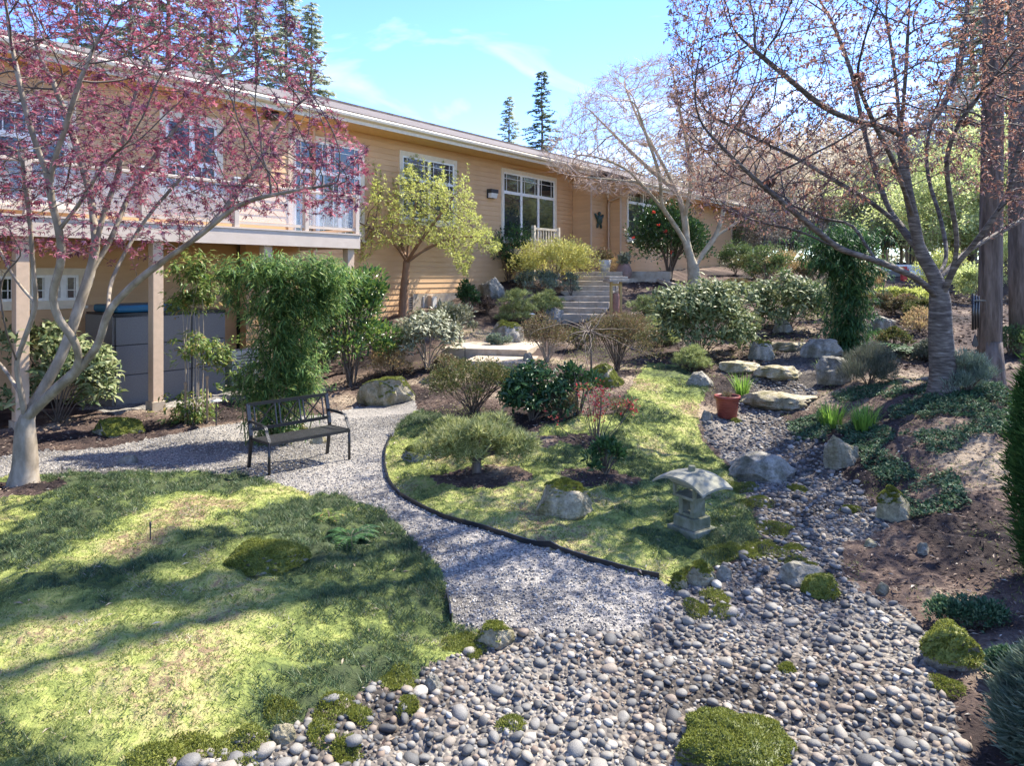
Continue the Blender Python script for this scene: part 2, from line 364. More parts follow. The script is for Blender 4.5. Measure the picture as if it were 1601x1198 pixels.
leafmat("grass_dark", [(.035, .068, .032), (.065, .108, .045), (.11, .155, .06), (.20, .19, .10)], [0, .4, .85, 1], trans=.25)
leafmat("grass_bright", [(.10, .20, .03), (.18, .32, .05), (.28, .42, .08)], trans=.4)
leafmat("moss_blade", [(.11, .15, .04), (.20, .24, .06), (.32, .35, .10), (.42, .36, .18)], [0, .4, .8, 1], trans=.35)
leafmat("moss_rock", [(.09, .11, .02), (.17, .19, .03), (.28, .29, .06)], trans=.3)
leafmat("leaf_wood_tan", [(.42, .35, .27), (.56, .48, .38), (.58, .53, .38)], trans=.5)
leafmat("leaf_wood_lime", [(.32, .37, .12), (.46, .52, .20), (.60, .63, .32)], trans=.55)
leafmat("leaf_wood_green", [(.05, .09, .03), (.10, .15, .05), (.17, .22, .08)], trans=.3)
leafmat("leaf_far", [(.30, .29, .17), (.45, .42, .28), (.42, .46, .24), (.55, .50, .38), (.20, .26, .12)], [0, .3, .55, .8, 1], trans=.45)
MA = MATS
# ------------------------------------------------------------------ terrain
def at(px, py, d): return np.array(((px - 800.5) / FPX * d, d, EYE + (430 - py) / FPX * d))
def az(px, py, z): return at(px, py, (EYE - z) * FPX / (py - 430))
CTRL = [az(*c) for c in [
    (0, 1198, .10), (300, 1100, .14), (0, 900, .16), (300, 860, .20), (0, 750, .05), (450, 800, .07), (600, 1150, -.02), (850, 1000, -.02),
    (1100, 1150, -.08), (1200, 950, -.06), (1500, 1150, .02), (1590, 1050, .10), (700, 900, 0), (560, 720, 0), (640, 640, 0), (420, 745, 0), (546, 718, 0),
    (245, 640, 0), (0, 640, 0), (350, 620, 0), (120, 620, 0), (750, 740, .14), (880, 800, .10), (900, 700, .22), (1085, 838, .0), (950, 650, .34), (700, 640, .18),
    (780, 600, .36), (1000, 590, .55), (1050, 620, .40), (1100, 600, .5), (770, 582, .42), (715, 535, .78), (600, 628, .03), (560, 610, .1),
    (1475, 612, .8), (1400, 640, .56), (1350, 690, .34), (1400, 780, .13), (1550, 800, .24), (1590, 700, .5), (1500, 880, .06),
    (1150, 690, 0), (1230, 760, -.05), (1180, 660, .12), (1225, 630, .3), (1230, 588, .6), (1250, 538, .95), (1105, 553, .75), (1320, 600, .62), (860, 565, .55), (960, 570, .6)]]
CTRL += [at(*c) for c in [(1085, 445, 26), (930, 432, 27.5), (1000, 437, 27), (1060, 440, 28), (640, 490, 21.5), (690, 478, 23), (745, 455, 24.3), (1045, 436, 27.5),
    (1250, 418, 36), (1400, 420, 34), (1230, 515, 19), (1400, 482, 21.5), (1560, 500, 18.5), (1590, 470, 24), (1300, 442, 27), (890, 508, 22), (925, 457, 25), (962, 492, 21.5),
    (1550, 602, 13), (850, 470, 23.5), (1180, 440, 28)]]
CTRL += [np.array(c, float) for c in [(-8, 17, 0), (-5, 17, 0.05), (-11, 12, 0), (-13, 20, 0), (0, -12, 0), (-20, -10, 0), (20, -10, .8), (-35, 10, 0), (-30, 60, 1.5), (45, 10, 1.6), (45, 40, 3.2),
    (0, 80, 3.6), (50, 85, 4.0), (-50, 95, 3.0), (0, 45, 3.1), (20, 50, 3.4), (12, 10.5, .7), (14, 15, 1.0), (9, 5, .25), (-4, 0, .1), (4, 0, .05)]]
CTRL = np.array(CTRL)
def tps_k(r2): return np.where(r2 > 1e-12, .5 * r2 * np.log(np.maximum(r2, 1e-12)), 0)
_c = CTRL[:, :2] / 10; _n = len(_c)
_K = tps_k(((_c[:, None] - _c[None]) ** 2).sum(-1)) + np.eye(_n) * 2e-3
_P = np.hstack([np.ones((_n, 1)), _c])
_A = np.vstack([np.hstack([_K, _P]), np.hstack([_P.T, np.zeros((3, 3))])])
_w = np.linalg.solve(_A, np.concatenate([CTRL[:, 2], np.zeros(3)]))
def zt0(x, y):
    x = np.asarray(x, float); y = np.asarray(y, float); s = x.shape
    p = np.stack([x.ravel(), y.ravel()], -1) / 10
    out = np.empty(len(p))
    for i in range(0, len(p), 20000):
        q = p[i:i + 20000]
        out[i:i + 20000] = tps_k(((q[:, None] - _c[None]) ** 2).sum(-1)) @ _w[:_n] + _w[_n] + q @ _w[_n + 1:]
    return np.clip(out, -.3, 4.5).reshape(s)
def zt(x, y):
    z = zt0(x, y)
    a = .05 * (fbm(np.asarray(x) * 1.3, np.asarray(y) * 1.3, 3, 5) - .5) + .022 * (fbm(np.asarray(x) * 7, np.asarray(y) * 7, 2, 9) - .5)
    if "PG_PATH" in globals():
        xx = np.asarray(x); yy = np.asarray(y)
        k = np.where(inside(xx, yy, PG_PATH), .0, 1.0); a = a + k * (.12 * (fbm(xx * 4.2, yy * 4.2, 3, 61) - .5) + .045 * (vnoise(xx * 9, yy * 9, 62) - .5))
    return z + a
def zf(x, y): return float(zt(np.array([x]), np.array([y]))[0])
_D = np.concatenate([np.linspace(2.5, 30, 900), np.linspace(30.2, 90, 200)])
def G(px, py):
    "point of the ground that a line of sight meets"
    dx = (px - 800.5) / FPX; dz = (430 - py) / FPX
    h = EYE + dz * _D - zt0(dx * _D, _D)
    i = np.argmax(h < 0)
    if h[i] >= 0: i = np.searchsorted(_D, 27.0)
    d = _D[i]
    if i > 0 and h[i] < 0:
        d = _D[i - 1] + (_D[i] - _D[i - 1]) * h[i - 1] / (h[i - 1] - h[i] + 1e-9)
    x, y = dx * d, d
    return np.array((x, y, zf(x, y)))
def on(x, y, dz=0): return np.array((x, y, zf(x, y) + dz))
def poly(pts): return np.array([G(*p)[:2] for p in pts])
def inside(x, y, pg):
    r = np.zeros(x.shape, bool); n = len(pg); j = n - 1
    for i in range(n):
        xi, yi = pg[i]; xj, yj = pg[j]
        c = ((yi > y) != (yj > y)) & (x < (xj - xi) * (y - yi) / (yj - yi + 1e-12) + xi)
        r ^= c; j = i
    return r
PATH_EDGE_IN = [(652, 640), (632, 655), (612, 680), (602, 710), (605, 745), (625, 775), (680, 805), (760, 830), (860, 860), (1030, 905)]
PATH_EDGE_OUT = [(705, 972), (699, 930), (690, 890), (650, 845), (600, 803), (540, 778), (470, 766), (400, 746), (300, 740), (200, 737), (0, 745), (-60, 748)]
PG_PATH = poly([(-60, 722), (0, 715), (160, 700), (330, 668), (395, 660), (520, 645), (600, 628), (650, 625)] + PATH_EDGE_IN + [(1065, 928), (1000, 985), (900, 992), (760, 985)] + PATH_EDGE_OUT)
PG_PATH2 = poly([(190, 648), (250, 640), (330, 633), (400, 622), (420, 600), (380, 588), (250, 598), (150, 605), (120, 640)])
PG_CREEK = poly([(180, 1235), (300, 1180), (430, 1140), (560, 1080), (650, 1045), (730, 1012), (760, 985), (1000, 972), (1050, 930), (1100, 905), (1150, 885), (1190, 850), (1170, 780),
    (1150, 735), (1100, 680), (1100, 660), (1150, 645), (1160, 612), (1185, 580), (1200, 560), (1240, 548), (1290, 560), (1290, 600), (1260, 640), (1215, 650), (1290, 680), (1300, 720), (1330, 750),
    (1370, 800), (1390, 830), (1320, 850), (1310, 880), (1340, 925), (1420, 950), (1455, 1000), (1450, 1060), (1500, 1120), (1500, 1240)])
PG_LAWN = poly([(-200, 760)] + [(0, 736), (200, 728), (300, 732), (400, 738), (475, 756), (550, 770), (612, 795), (662, 838), (702, 885), (712, 930), (716, 970), (765, 975), (740, 1015), (650, 1050), (560, 1085), (430, 1145), (300, 1185), (180, 1240), (-300, 1300), (-400, 900)])
PG_ISLE = poly([(640, 640), (618, 655), (600, 680), (590, 712), (594, 750), (616, 782), (676, 813), (757, 838), (857, 868), (1025, 915)] + [(1060, 915), (1150, 880), (1185, 848), (1165, 780), (1145, 735), (1095, 685), (1090, 640), (1110, 605), (1060, 570), (1010, 565), (985, 610), (960, 650), (880, 660), (800, 690), (700, 650)])
MULCH_SPOTS = [(G(750, 745), .62, .45), (G(940, 745), .5, .3), (G(20, 765), .55, .4), (G(915, 690), .4, .3), (G(790, 650), .5, .35), (G(840, 690), .4, .3)]

dxn = .05
def axis(a, b, s, lo, hi):
    c = list(np.arange(a, b + 1e-6, s)); st = s; v = c[-1]
    up = []
    while v < hi: st = min(st * 1.12, 25); v += st; up.append(v)
    st = s; v = c[0]; dn = []
    while v > lo: st = min(st * 1.12, 25); v -= st; dn.append(v)
    return np.array(dn[::-1] + c + up)
GX = axis(-7.5, 8.5, dxn, -500, 500); GY = axis(2.6, 15.5, dxn, -120, 700)
XX, YY = np.meshgrid(GX, GY)
ZZ = zt(XX, YY)
far = np.hypot(XX, YY) > 100
ZZ[far] = 3.5
TONE = fbm(XX * .9, YY * .9, 4, 31)
TONE = np.clip((TONE - .5) * 1.9 + .5, 0, 1)
def tone_at(x, y): return np.clip((fbm(np.asarray(x) * .9, np.asarray(y) * .9, 4, 31) - .5) * 1.9 + .5, 0, 1)
cx = (XX[:-1, :-1] + XX[1:, 1:]) / 2; cy = (YY[:-1, :-1] + YY[1:, 1:]) / 2
jx = cx + .16 * (fbm(cx * 5, cy * 5, 3, 3) - .5); jy = cy + .16 * (fbm(cx * 5 + 40, cy * 5, 3, 4) - .5)
def zone_of(jx, jy, x, y):
    z = np.zeros(x.shape, int)                       # 0 mulch
    z[inside(jx, jy, PG_LAWN)] = 1; z[inside(jx, jy, PG_ISLE)] = 1
    for (c, a, b) in MULCH_SPOTS:
        z[(((jx - c[0]) / a) ** 2 + ((jy - c[1]) / b) ** 2 < 1) & (z == 1)] = 0
    z[inside(jx, jy, PG_CREEK)] = 2
    z[inside(x, y, PG_PATH)] = 3; z[inside(x, y, PG_PATH2)] = 3
    return z
ZONE = zone_of(jx, jy, cx, cy)
def zones_at(x, y):
    return zone_of(x + .16 * (fbm(x * 5, y * 5, 3, 3) - .5), y + .16 * (fbm(x * 5 + 40, y * 5, 3, 4) - .5), x, y)
far_face = (np.hypot(cx, cy) > 45)
ZONE[(ZONE == 0) & far_face] = 4
nxg = len(GX)
idx = np.arange(len(GX) * len(GY)).reshape(len(GY), len(GX))
quads = np.stack([idx[:-1, :-1], idx[:-1, 1:], idx[1:, 1:], idx[1:, :-1]], -1)
VALL = np.stack([XX, YY, ZZ], -1).reshape(-1, 3)
TALL = TONE.ravel()
SURF = {}
for zid, nm, mt in [(0, "planting_bed", "mulch"), (1, "moss_lawn", "moss"), (2, "creek_bed", "creek_base"), (3, "gravel_path", "gravel"), (4, "ground", "far_ground")]:
    q = quads[ZONE == zid]
    u, inv = np.unique(q.ravel(), return_inverse=True)
    mb = MB(); mb.add(VALL[u], Q=inv.reshape(-1, 4)); me = mb.mesh(nm)
    a = me.attributes.new("tone", 'FLOAT', 'POINT'); a.data.foreach_set("value", TALL[u].astype(np.float32))
    me.shade_smooth()
    o = link(nm, me, None, MA[mt]); tagit(o, kind="structure"); SURF[nm] = o

def scatter(zid, n, x0, x1, y0, y1, bias=1.0):
    "random ground points in one zone, denser near the viewer's side of the garden"
    x = rng.uniform(x0, x1, n); y = y0 + (y1 - y0) * rng.random(n) ** bias
    m = zones_at(x, y) == zid
    x, y = x[m], y[m]
    return x, y
# ------------------------------------------------------------------ house (local x along the wall, y into the house)
TH = math.atan2(.793, .609)
house = empty("house", (0, 0, 0), TH, "long tan clapboard house with cream window trim and brown shingle roof", "house")
cu, su = math.cos(TH), math.sin(TH)
def HW(u, y, z): return np.array((cu * u - su * y, su * u + cu * y, z))
def hp(px, py, Y):
    dx = (px - 800.5) / FPX; dz = (430 - py) / FPX
    t = Y / (-su * dx + cu); return t * (cu * dx + su), EYE + t * dz
def hb(name, mat, u0, u1, y0, y1, z0, z1, parent=house, bevel=0):
    return MB().box(u0, u1, y0, y1, z0, z1).build(name, MA[mat], parent, bevel=bevel)
WINS = []
def window(px0, py0, px1, py1, Y, rows, parent=house, trim=.13, frame="white_frame", z0=None, label=None):
    """rows: list of (fraction of height, number of panes, grid)"""
    u0, zt_ = hp(px0, py0, Y); u1, _ = hp(px1, py0, Y)
    _, zb = hp((px0 + px1) / 2, py1, Y); zt_ = hp((px0 + px1) / 2, py0 + (0), Y)[1]
    if z0 is not None: zb = z0
    w = MB(); t = trim
    w.box(u0 - t, u1 + t, Y - .055, Y + .03, zt_, zt_ + t * 1.1); w.box(u0 - t, u1 + t, Y - .055, Y + .03, zb - t, zb)
    w.box(u0 - t, u0, Y - .052, Y + .03, zb, zt_); w.box(u1, u1 + t, Y - .052, Y + .03, zb, zt_)
    o = w.build("window", MA["trim"], parent, bevel=.006)
    if label: o["label"] = label
    MB().box(u0 - t - .03, u1 + t + .03, Y - .10, Y - .056, zb - t - .045, zb - t + .01).build("sill", MA["trim"], o)
    H = zt_ - zb; z = zt_; fr = MB()
    for frac, n, grid in rows:
        za = z - H * frac; pw = (u1 - u0) / n
        for k in range(n):
            a, b = u0 + k * pw, u0 + (k + 1) * pw; f = .055
            fr.box(a, b, Y - .035, Y + .02, z - f, z); fr.box(a, b, Y - .035, Y + .02, za, za + f)
            fr.box(a, a + f, Y - .033, Y + .02, za + f, z - f); fr.box(b - f, b, Y - .033, Y + .02, za + f, z - f)
            if grid:
                g = .018; m_ = .16
                for uu in (a + f + m_, b - f - m_): fr.box(uu - g / 2, uu + g / 2, Y - .018, Y - .004, za + f, z - f)
                for zz in ([z - f - m_] if grid == 1 else [za + f + m_]): fr.box(a + f, b - f, Y - .0165, Y - .005, zz - g / 2, zz + g / 2)
            MB().box(a + f, b - f, Y - .004, Y + .01, za + f, z - f).build("pane", MA["glass"], o)
        z = za
    fr.build("frame", MA[frame], o)
    WINS.append((Y, u0 - t, u1 + t, zb - t, zt_ + t * 1.1))
    return o
def board_mesh(L, h):
    V = [(0, -.026, 0), (L, -.026, 0), (L, 0, 0), (0, 0, 0), (0, -.008, h), (L, -.008, h), (L, 0, h), (0, 0, h)]
    b = MB(); b.add(V, Q=[(0, 1, 5, 4), (4, 5, 6, 7), (0, 3, 2, 1), (1, 2, 6, 5), (0, 4, 7, 3)]); return b.mesh("siding_board")
def siding(wall, Y, u0, u1, z0, z1, h=.17):
    z = z0
    while z < z1 - .02:
        hh = min(h, z1 - z); segs = [(u0, u1)]
        for (wy, a, b, c, d) in WINS:
            if abs(wy - Y) < .01 and c < z + hh * .7 and d > z + hh * .3:
                ns = []
                for s0, s1 in segs:
                    if b <= s0 or a >= s1: ns.append((s0, s1)); continue
                    if a > s0: ns.append((s0, a))
                    if b < s1: ns.append((b, s1))
                segs = ns
        for s0, s1 in segs:
            if s1 - s0 > .03:
                o = link("siding_board", board_mesh(s1 - s0, hh), wall, MA["siding"]); o.location = (s0, Y, z)
        z += h
    return wall
def side_siding(wall, u, y0, y1, z0, z1, h=.17):
    "boards on an end wall that faces back along the house"
    z = z0
    while z < z1 - .02:
        hh = min(h, z1 - z)
        o = link("siding_board", board_mesh(y1 - y0, hh), wall, MA["siding"]); o.location = (u, y1, z); o.rotation_euler = (0, 0, -math.pi / 2)
        z += h
# windows first, so that the boards stop at their trim
window(459, 224, 563, 300, 16, [(.33, 2, 1), (.67, 3, 2)], z0=3.72)
window(628, 250, 709, 345, 16, [(.36, 2, 1), (.64, 2, 2)])
window(786, 276, 866, 345, 16, [(.30, 3, 1), (.70, 3, 0)], z0=3.95)
window(981, 296, 1028, 375, 14.5, [(.3, 2, 1), (.7, 2, 0)])
window(258, 190, 338, 296, 14.2, [(.62, 2, 0), (.38, 2, 2)])
window(-20, 160, 105, 312, 14.2, [(.35, 2, 1), (.65, 2, 0)])
window(-40, 432, 22, 472, 16.4, [(1, 2, 2)])
window(48, 430, 122, 470, 16.4, [(1, 3, 2)])
def wallbox(name, u0, u1, y0, y1, z0, z1): return hb(name, "siding", u0, u1, y0, y1, z0, z1)
w = wallbox("wall", 9.9, 25, 16.0, 16.25, -1.2, 6.95); siding(w, 16.0, 9.9, 17.2, 1.0 - .17 * 4, 6.9); siding(w, 16.0, 17.2, 25, 1.0 + .17 * 6, 6.9)
w = wallbox("wall", -9, 9.93, 14.2, 14.45, 3.45, 6.36); siding(w, 14.2, -9, 9.86, 3.62, 6.33)
hb("wall", "siding", 9.71, 9.928, 14.455, 15.99, 3.45, 6.6)
w = wallbox("wall", -9, 9.88, 16.4, 16.6, -1.2, 3.44); siding(w, 16.4, -9, 9.88, .25, 3.43)
w = wallbox("wall", 25.005, 26.4, 15.1, 15.3, .5, 6.62); siding(w, 15.1, 25.03, 26.36, 1.8, 6.6); side_siding(w, 25.0, 15.12, 15.97, 1.8, 6.9)
hb("wall", "siding", 25.01, 25.2, 15.305, 15.99, .5, 6.9)
w = wallbox("wall", 26.405, 39.4, 14.5, 14.7, .5, 6.4); siding(w, 14.5, 26.45, 39.3, 1.8, 6.38); side_siding(w, 26.4, 14.52, 15.07, 1.8, 6.6)
hb("wall", "siding", 26.41, 26.6, 14.705, 15.09, .5, 6.6)
hb("wall", "siding", 39.2, 39.395, 14.705, 24.0, .5, 7.4)
hb("wall", "siding", -9, 39.19, 24.0, 24.2, .0, 6.5)
for (u, Y, z0, z1) in [(9.93, 14.2, 3.6, 6.34), (25.0, 15.1, 1.8, 6.6), (26.4, 14.5, 1.8, 6.4), (39.4, 14.5, 1.8, 6.4), (17.2, 16, 1.0, 2.0)]:
    hb("corner_board", "tan_trim", u - .07, u + .045, Y - .038, Y - .005, z0, z1)
hb("foundation", "concrete", 15.6, 24.9, 15.9, 15.995, -.5, 2.0)
# roof: one slope, with the two wings carried further down
SL = .33
def roof_slab(name, u0, u1, ya, yb, th=.14, parent=house, mat="shingle"):
    za = 7.05 - (15.1 - ya) * SL; zb = 7.05 + (yb - 15.1) * SL
    L = math.hypot(yb - ya, zb - za); m = MB(); m.box(0, u1 - u0, 0, L, -th, 0)
    o = m.build(name, MA[mat], parent); o.location = (u0, ya, za); o.rotation_euler = (math.atan2(zb - za, yb - ya), 0, 0); return o
def roof_mesh():
    pl = lambda u, y: (u, y, 7.05 + (y - 15.1) * SL)
    out = [(-10, 13.7), (10.4, 13.7), (10.4, 15.1), (25.4, 15.1), (25.4, 13.6), (41, 13.6), (41, 21), (15.5, 21), (8.0, 16.3), (4, 15.4), (-10, 15.2)]
    bm = bmesh.new(); top = [bm.verts.new(pl(*p)) for p in out]; f = bm.faces.new(top)
    r = bmesh.ops.extrude_face_region(bm, geom=[f]); vs = [g for g in r['geom'] if isinstance(g, bmesh.types.BMVert)]; bmesh.ops.translate(bm, verts=vs, vec=(0, 0, -.14))
    bmesh.ops.triangulate(bm, faces=bm.faces[:]); bmesh.ops.recalc_face_normals(bm, faces=bm.faces[:])
    me = bpy.data.meshes.new("roof"); bm.to_mesh(me); bm.free(); return link("roof", me, house, MA["shingle"])
roof = roof_mesh()
def back_slope():
    m = MB(); P = [(-10, 15.21, 7.05), (4, 15.41, 7.12), (8, 16.31, 7.40), (15.5, 21.02, 8.95), (41, 21.02, 8.95), (41, 27.4, 6.8), (-10, 27.4, 6.8)]
    m.add(P, T=[(0, 1, 6), (1, 2, 6), (2, 3, 6), (3, 5, 6), (3, 4, 5)]); m.build("back_slope", MA["shingle"], house)
back_slope()
hb("ridge_cap", "shingle", 15.5, 41, 20.85, 21.15, 8.93, 9.04)
def eave(u0, u1, y, z, ywall):
    hb("fascia_board", "trim", u0, u1, y - .02, y + .02, z - .26, z - .03)
    hb("soffit", "soffit", u0, u1, y + .022, ywall, z - .24, z - .20)
    g = MB(); pr = [(-.02, 0), (-.13, -.005), (-.145, -.04), (-.135, -.10), (-.10, -.125), (-.022, -.125)]
    V = [(u, y + a, z + b - .02) for u in (u0, u1) for a, b in pr]; k = len(pr)
    g.add(V, Q=[(i, i + 1, k + i + 1, k + i) for i in range(k - 1)]); g.build("gutter", MA["gutter"], house)
eave(10.42, 25.38, 15.1, 7.0, 16.0); eave(-10, 10.4, 13.7, 7.0 - 1.4 * SL, 14.2); eave(25.4, 41, 13.6, 7.0 - 1.5 * SL, 14.5)
hb("rake_board", "trim", 10.402, 10.44, 13.7, 15.08, 6.3, 6.52)
hb("gable_end", "siding", 10.2, 10.39, 14.46, 15.95, 6.37, 6.85)
# downspouts
def hpath(pts, r, name, mat="tan_trim"): return MB().tube(pts, r, 6).build(name, MA[mat], house)
hpath([(26.2, 13.75, 6.2), (26.25, 14.1, 6.0), (26.3, 14.95, 5.75), (26.3, 15.0, 5.6), (26.3, 15.0, 2.4)], .045, "downspout")
hpath([(11.9, 15.95, 6.6), (11.9, 15.92, 6.2), (11.9, 15.92, .9)], .045, "downspout")
# crawl-space vent and meter box low on the wall
u, z = hp(648, 474, 15.97); v = hb("wall_vent", "tan_trim", u - .3, u + .3, 15.93, 15.97, z - .2, z + .2)
for k in range(5): hb("louver", "dark_metal", u - .26, u + .26, 15.915, 15.929, z - .15 + k * .075, z - .12 + k * .075, v)
u, z = hp(673, 468, 15.9); mbx = MB().box(u - .13, u + .13, 15.74, 15.95, z - .35, z + .12).build("meter_box", MA["tan_trim"], house)
MB().bar((u, 15.72, z - .3), (u, 15.72, z + .1), .18, .02, up=(0, 1, 0)).build("lid", MA["cream_metal"], mbx)
hpath([(u - .32, 15.9, z - .5), (u - .32, 15.9, z + .1)], .03, "conduit", "cream_metal")
# entry balcony rail under the far window
u0, _ = hp(836, 355, 15.3); u1, _ = hp(872, 355, 15.3)
rl = hb("balcony_rail", "trim", u0, u1, 15.28, 15.36, 4.30, 4.38); 
for k in range(9):
    uu = u0 + .06 + (u1 - u0 - .12) * k / 8; hb("baluster", "trim", uu - .025, uu + .025, 15.30, 15.34, 3.56, 4.297, rl)
hb("rail_post", "trim", u0 - .1, u0, 15.25, 15.38, 2.4, 4.45, rl); hb("rail_post", "trim", u1, u1 + .1, 15.25, 15.38, 2.4, 4.45, rl)
hb("balcony_floor", "tan_trim", u0 - 1.2, u1 + .1, 15.2, 15.96, 3.35, 3.55)

# ------------------------------------------------------------------ deck
deck = empty("deck", (0, 0, 0), TH, "raised cream timber deck on square posts along the house", "deck")
db = lambda name, mat, *a, parent=deck, bevel=0: hb(name, mat, *a, parent=parent, bevel=bevel)
db("fascia", "deck_paint", -9, 11.5, 13.56, 13.62, 3.25, 3.57)
db("fascia", "deck_paint", 11.44, 11.5, 13.625, 15.92, 3.25, 3.57)
y = 13.54; k = 0
while y < 15.9:
    if y + .14 < 14.12:
        db("deck_board", "deck_paint", -9, 11.52, y, y + .135, 3.575, 3.61)
    else:
        db("deck_board", "deck_paint", 9.98, 11.52, y, y + .135, 3.575, 3.61)
    y += .142
db("ledger", "deck_paint", -9, 11.4, 13.9, 13.96, 3.3, 3.56)
db("ceiling_panel", "soffit", -9, 11.43, 13.97, 16.3, 3.40, 3.44)
for u in (-.2, 2.05, 4.35, 6.6, 9.0, 11.3):
    p = db("post", "tan_trim", u - .1, u + .1, 13.66, 13.86, -.4, 3.40, bevel=.008)
    db("post_base", "concrete", u - .13, u + .13, 13.62, 13.9, -.4, .16, parent=p)
db("top_rail", "deck_paint", -9, 11.48, 13.58, 13.68, 4.50, 4.56, bevel=.01)
db("bottom_rail", "deck_paint", -9, 11.48, 13.60, 13.66, 3.68, 3.74)
db("top_rail", "deck_paint", 11.40, 11.48, 13.69, 15.9, 4.50, 4.56); db("bottom_rail", "deck_paint", 11.41, 11.47, 13.69, 15.9, 3.68, 3.74)
us = [-8.9, -7, -5.1, -3.2, -1.3, .6, 2.5, 4.4, 6.3, 8.2, 9.95, 11.43]
for i, u in enumerate(us):
    p = db("rail_post", "deck_paint", u - .055, u + .055, 13.57, 13.69, 3.612, 4.62, bevel=.006)
    db("post_cap", "white_frame", u - .07, u + .07, 13.555, 13.705, 4.622, 4.66, parent=p)
    if i: db("glass_panel", "frosted", us[i - 1] + .07, u - .07, 13.625, 13.632, 3.75, 4.49)

# ------------------------------------------------------------------ things fixed to or standing by the house
def wlamp():
    u, z = hp(769, 303, 15.9)
    e = empty("wall_lamp", HW(u, 15.97, z), TH, "boxy wall lamp with white lens between the small upper windows", "lamp")
    e["label"] = "boxy black wall lamp with white lens on the clapboard beside the entry window"
    MB().box(-.2, .2, -.05, 0, -.16, .16).build("back_plate", MA["dark_metal"], e)
    MB().box(-.2, .2, -.22, -.052, .02, .16).build("hood", MA["dark_metal"], e, bevel=.01)
    m = MB(); m.add([(-.18, -.21, .018), (.18, -.21, .018), (.18, -.055, .018), (-.18, -.055, .018), (-.18, -.15, -.15), (.18, -.15, -.15), (.18, -.055, -.15), (-.18, -.055, -.15)],
        Q=[(0, 1, 2, 3), (4, 7, 6, 5), (0, 4, 5, 1), (2, 6, 7, 3), (0, 3, 7, 4), (1, 5, 6, 2)]); m.build("lens", MA["lamp_glass"], e)
wlamp()
def spot():
    u, z = hp(428, 178, 13.95)
    e = empty("spotlight", HW(u, 14.0, z), TH, "round black floodlight hanging under the eave at the deck corner", "floodlight")
    MB().lathe([(0, .12), (.10, .11), (.15, .03), (.16, -.08), (.13, -.12), (0, -.10)], 16).build("housing", MA["black_metal"], e, smooth=True)
    MB().tube([(0, 0, .10), (0, 0, .36)], .02, 6).build("stem", MA["dark_metal"], e)
spot()
def turtle():
    u, z = hp(937, 344, 15.03)
    e = empty("turtle_plaque", HW(u, 15.03, z), TH, "dark green metal turtle ornament hung on the clapboard wall", "ornament")
    def disc(a, b, cz, cxx, th, rot=0, k=14):
        m = MB(); V = []
        for yy, s in ((-th, .75), (-th * .4, 1), (0.03, 1)):
            for t in range(k):
                q = 2 * math.pi * t / k; xx, zz = a * s * math.cos(q), b * s * math.sin(q)
                V.append((cxx + xx * math.cos(rot) - zz * math.sin(rot), yy, cz + xx * math.sin(rot) + zz * math.cos(rot)))
        Q = [(i * k + j, i * k + (j + 1) % k, (i + 1) * k + (j + 1) % k, (i + 1) * k + j) for i in range(2) for j in range(k)]
        V.append((cxx, -th * 1.2, cz)); m.add(V, T=[((j + 1) % k, j, 3 * k) for j in range(k)], Q=Q); return m
    disc(.16, .21, 0, 0, .09).build("shell", MA["turtle_green"], e, True)
    disc(.06, .08, .27, 0, .06).build("head", MA["turtle_green"], e, True)
    for s in (-1, 1):
        disc(.06, .17, .13, s * .22, .04, s * -.75 + (math.pi if s > 0 else 0)).build("flipper", MA["turtle_green"], e, True)
        disc(.045, .11, -.24, s * .13, .04, s * .3).build("flipper", MA["turtle_green"], e, True)
turtle()
def cabinet():
    e = empty("storage_cabinet", HW(7.0, 14.55, 0), TH, "tall grey panelled cabinet with blue lid under the deck", "cabinet")
    h = 1.82
    for a, b in ((-1.15, -.40), (-.39, .38), (.39, 1.15)):
        for k in range(3): MB().box(a, b, 0, .04, .05 + k * .6, .05 + k * .6 + .585).build("panel", MA["grey_panel"], e, bevel=.006)
    for k in range(3): MB().box(-1.2, -1.155, .05, 1.3, .05 + k * .6, .05 + k * .6 + .585).build("panel", MA["grey_panel"], e)
    MB().box(-1.14, 1.14, .05, 1.3, .02, h - .03).build("frame", MA["dark_metal"], e)
    for a in (-.395, .385): MB().box(a - .012, a + .012, -.012, .02, .04, h + .02).build("corner_trim", MA["black_metal"], e)
    MB().box(-1.18, 1.16, .0, 1.3, h - .02, h + .06).build("rim", MA["black_metal"], e)
    m = MB().box(-1.1, .2, .06, 1.2, h + .065, h + .22); m.build("lid", MA["blue_cover"], e, bevel=.05)
    e.location = HW(7.38, 14.6, zf(*HW(7.38, 14.6, 0)[:2]) - .02)
cabinet()
def heatpump():
    p = HW(9.3, 14.8, 0); e = empty("heat_pump", on(p[0], p[1]), TH, "cream louvred heat pump unit under the deck behind the bamboo", "heat pump")
    MB().box(-.48, .48, 0, .38, .06, .86).build("casing", MA["cream_metal"], e, bevel=.02)
    for k in range(10): MB().box(-.44, .44, -.012, -.001, .14 + k * .065, .165 + k * .065).build("louver", MA["grey_panel"], e)
    for s in (-.35, .35): MB().box(s - .05, s + .05, .02, .36, -.02, .058).build("foot", MA["black_metal"], e)
heatpump()
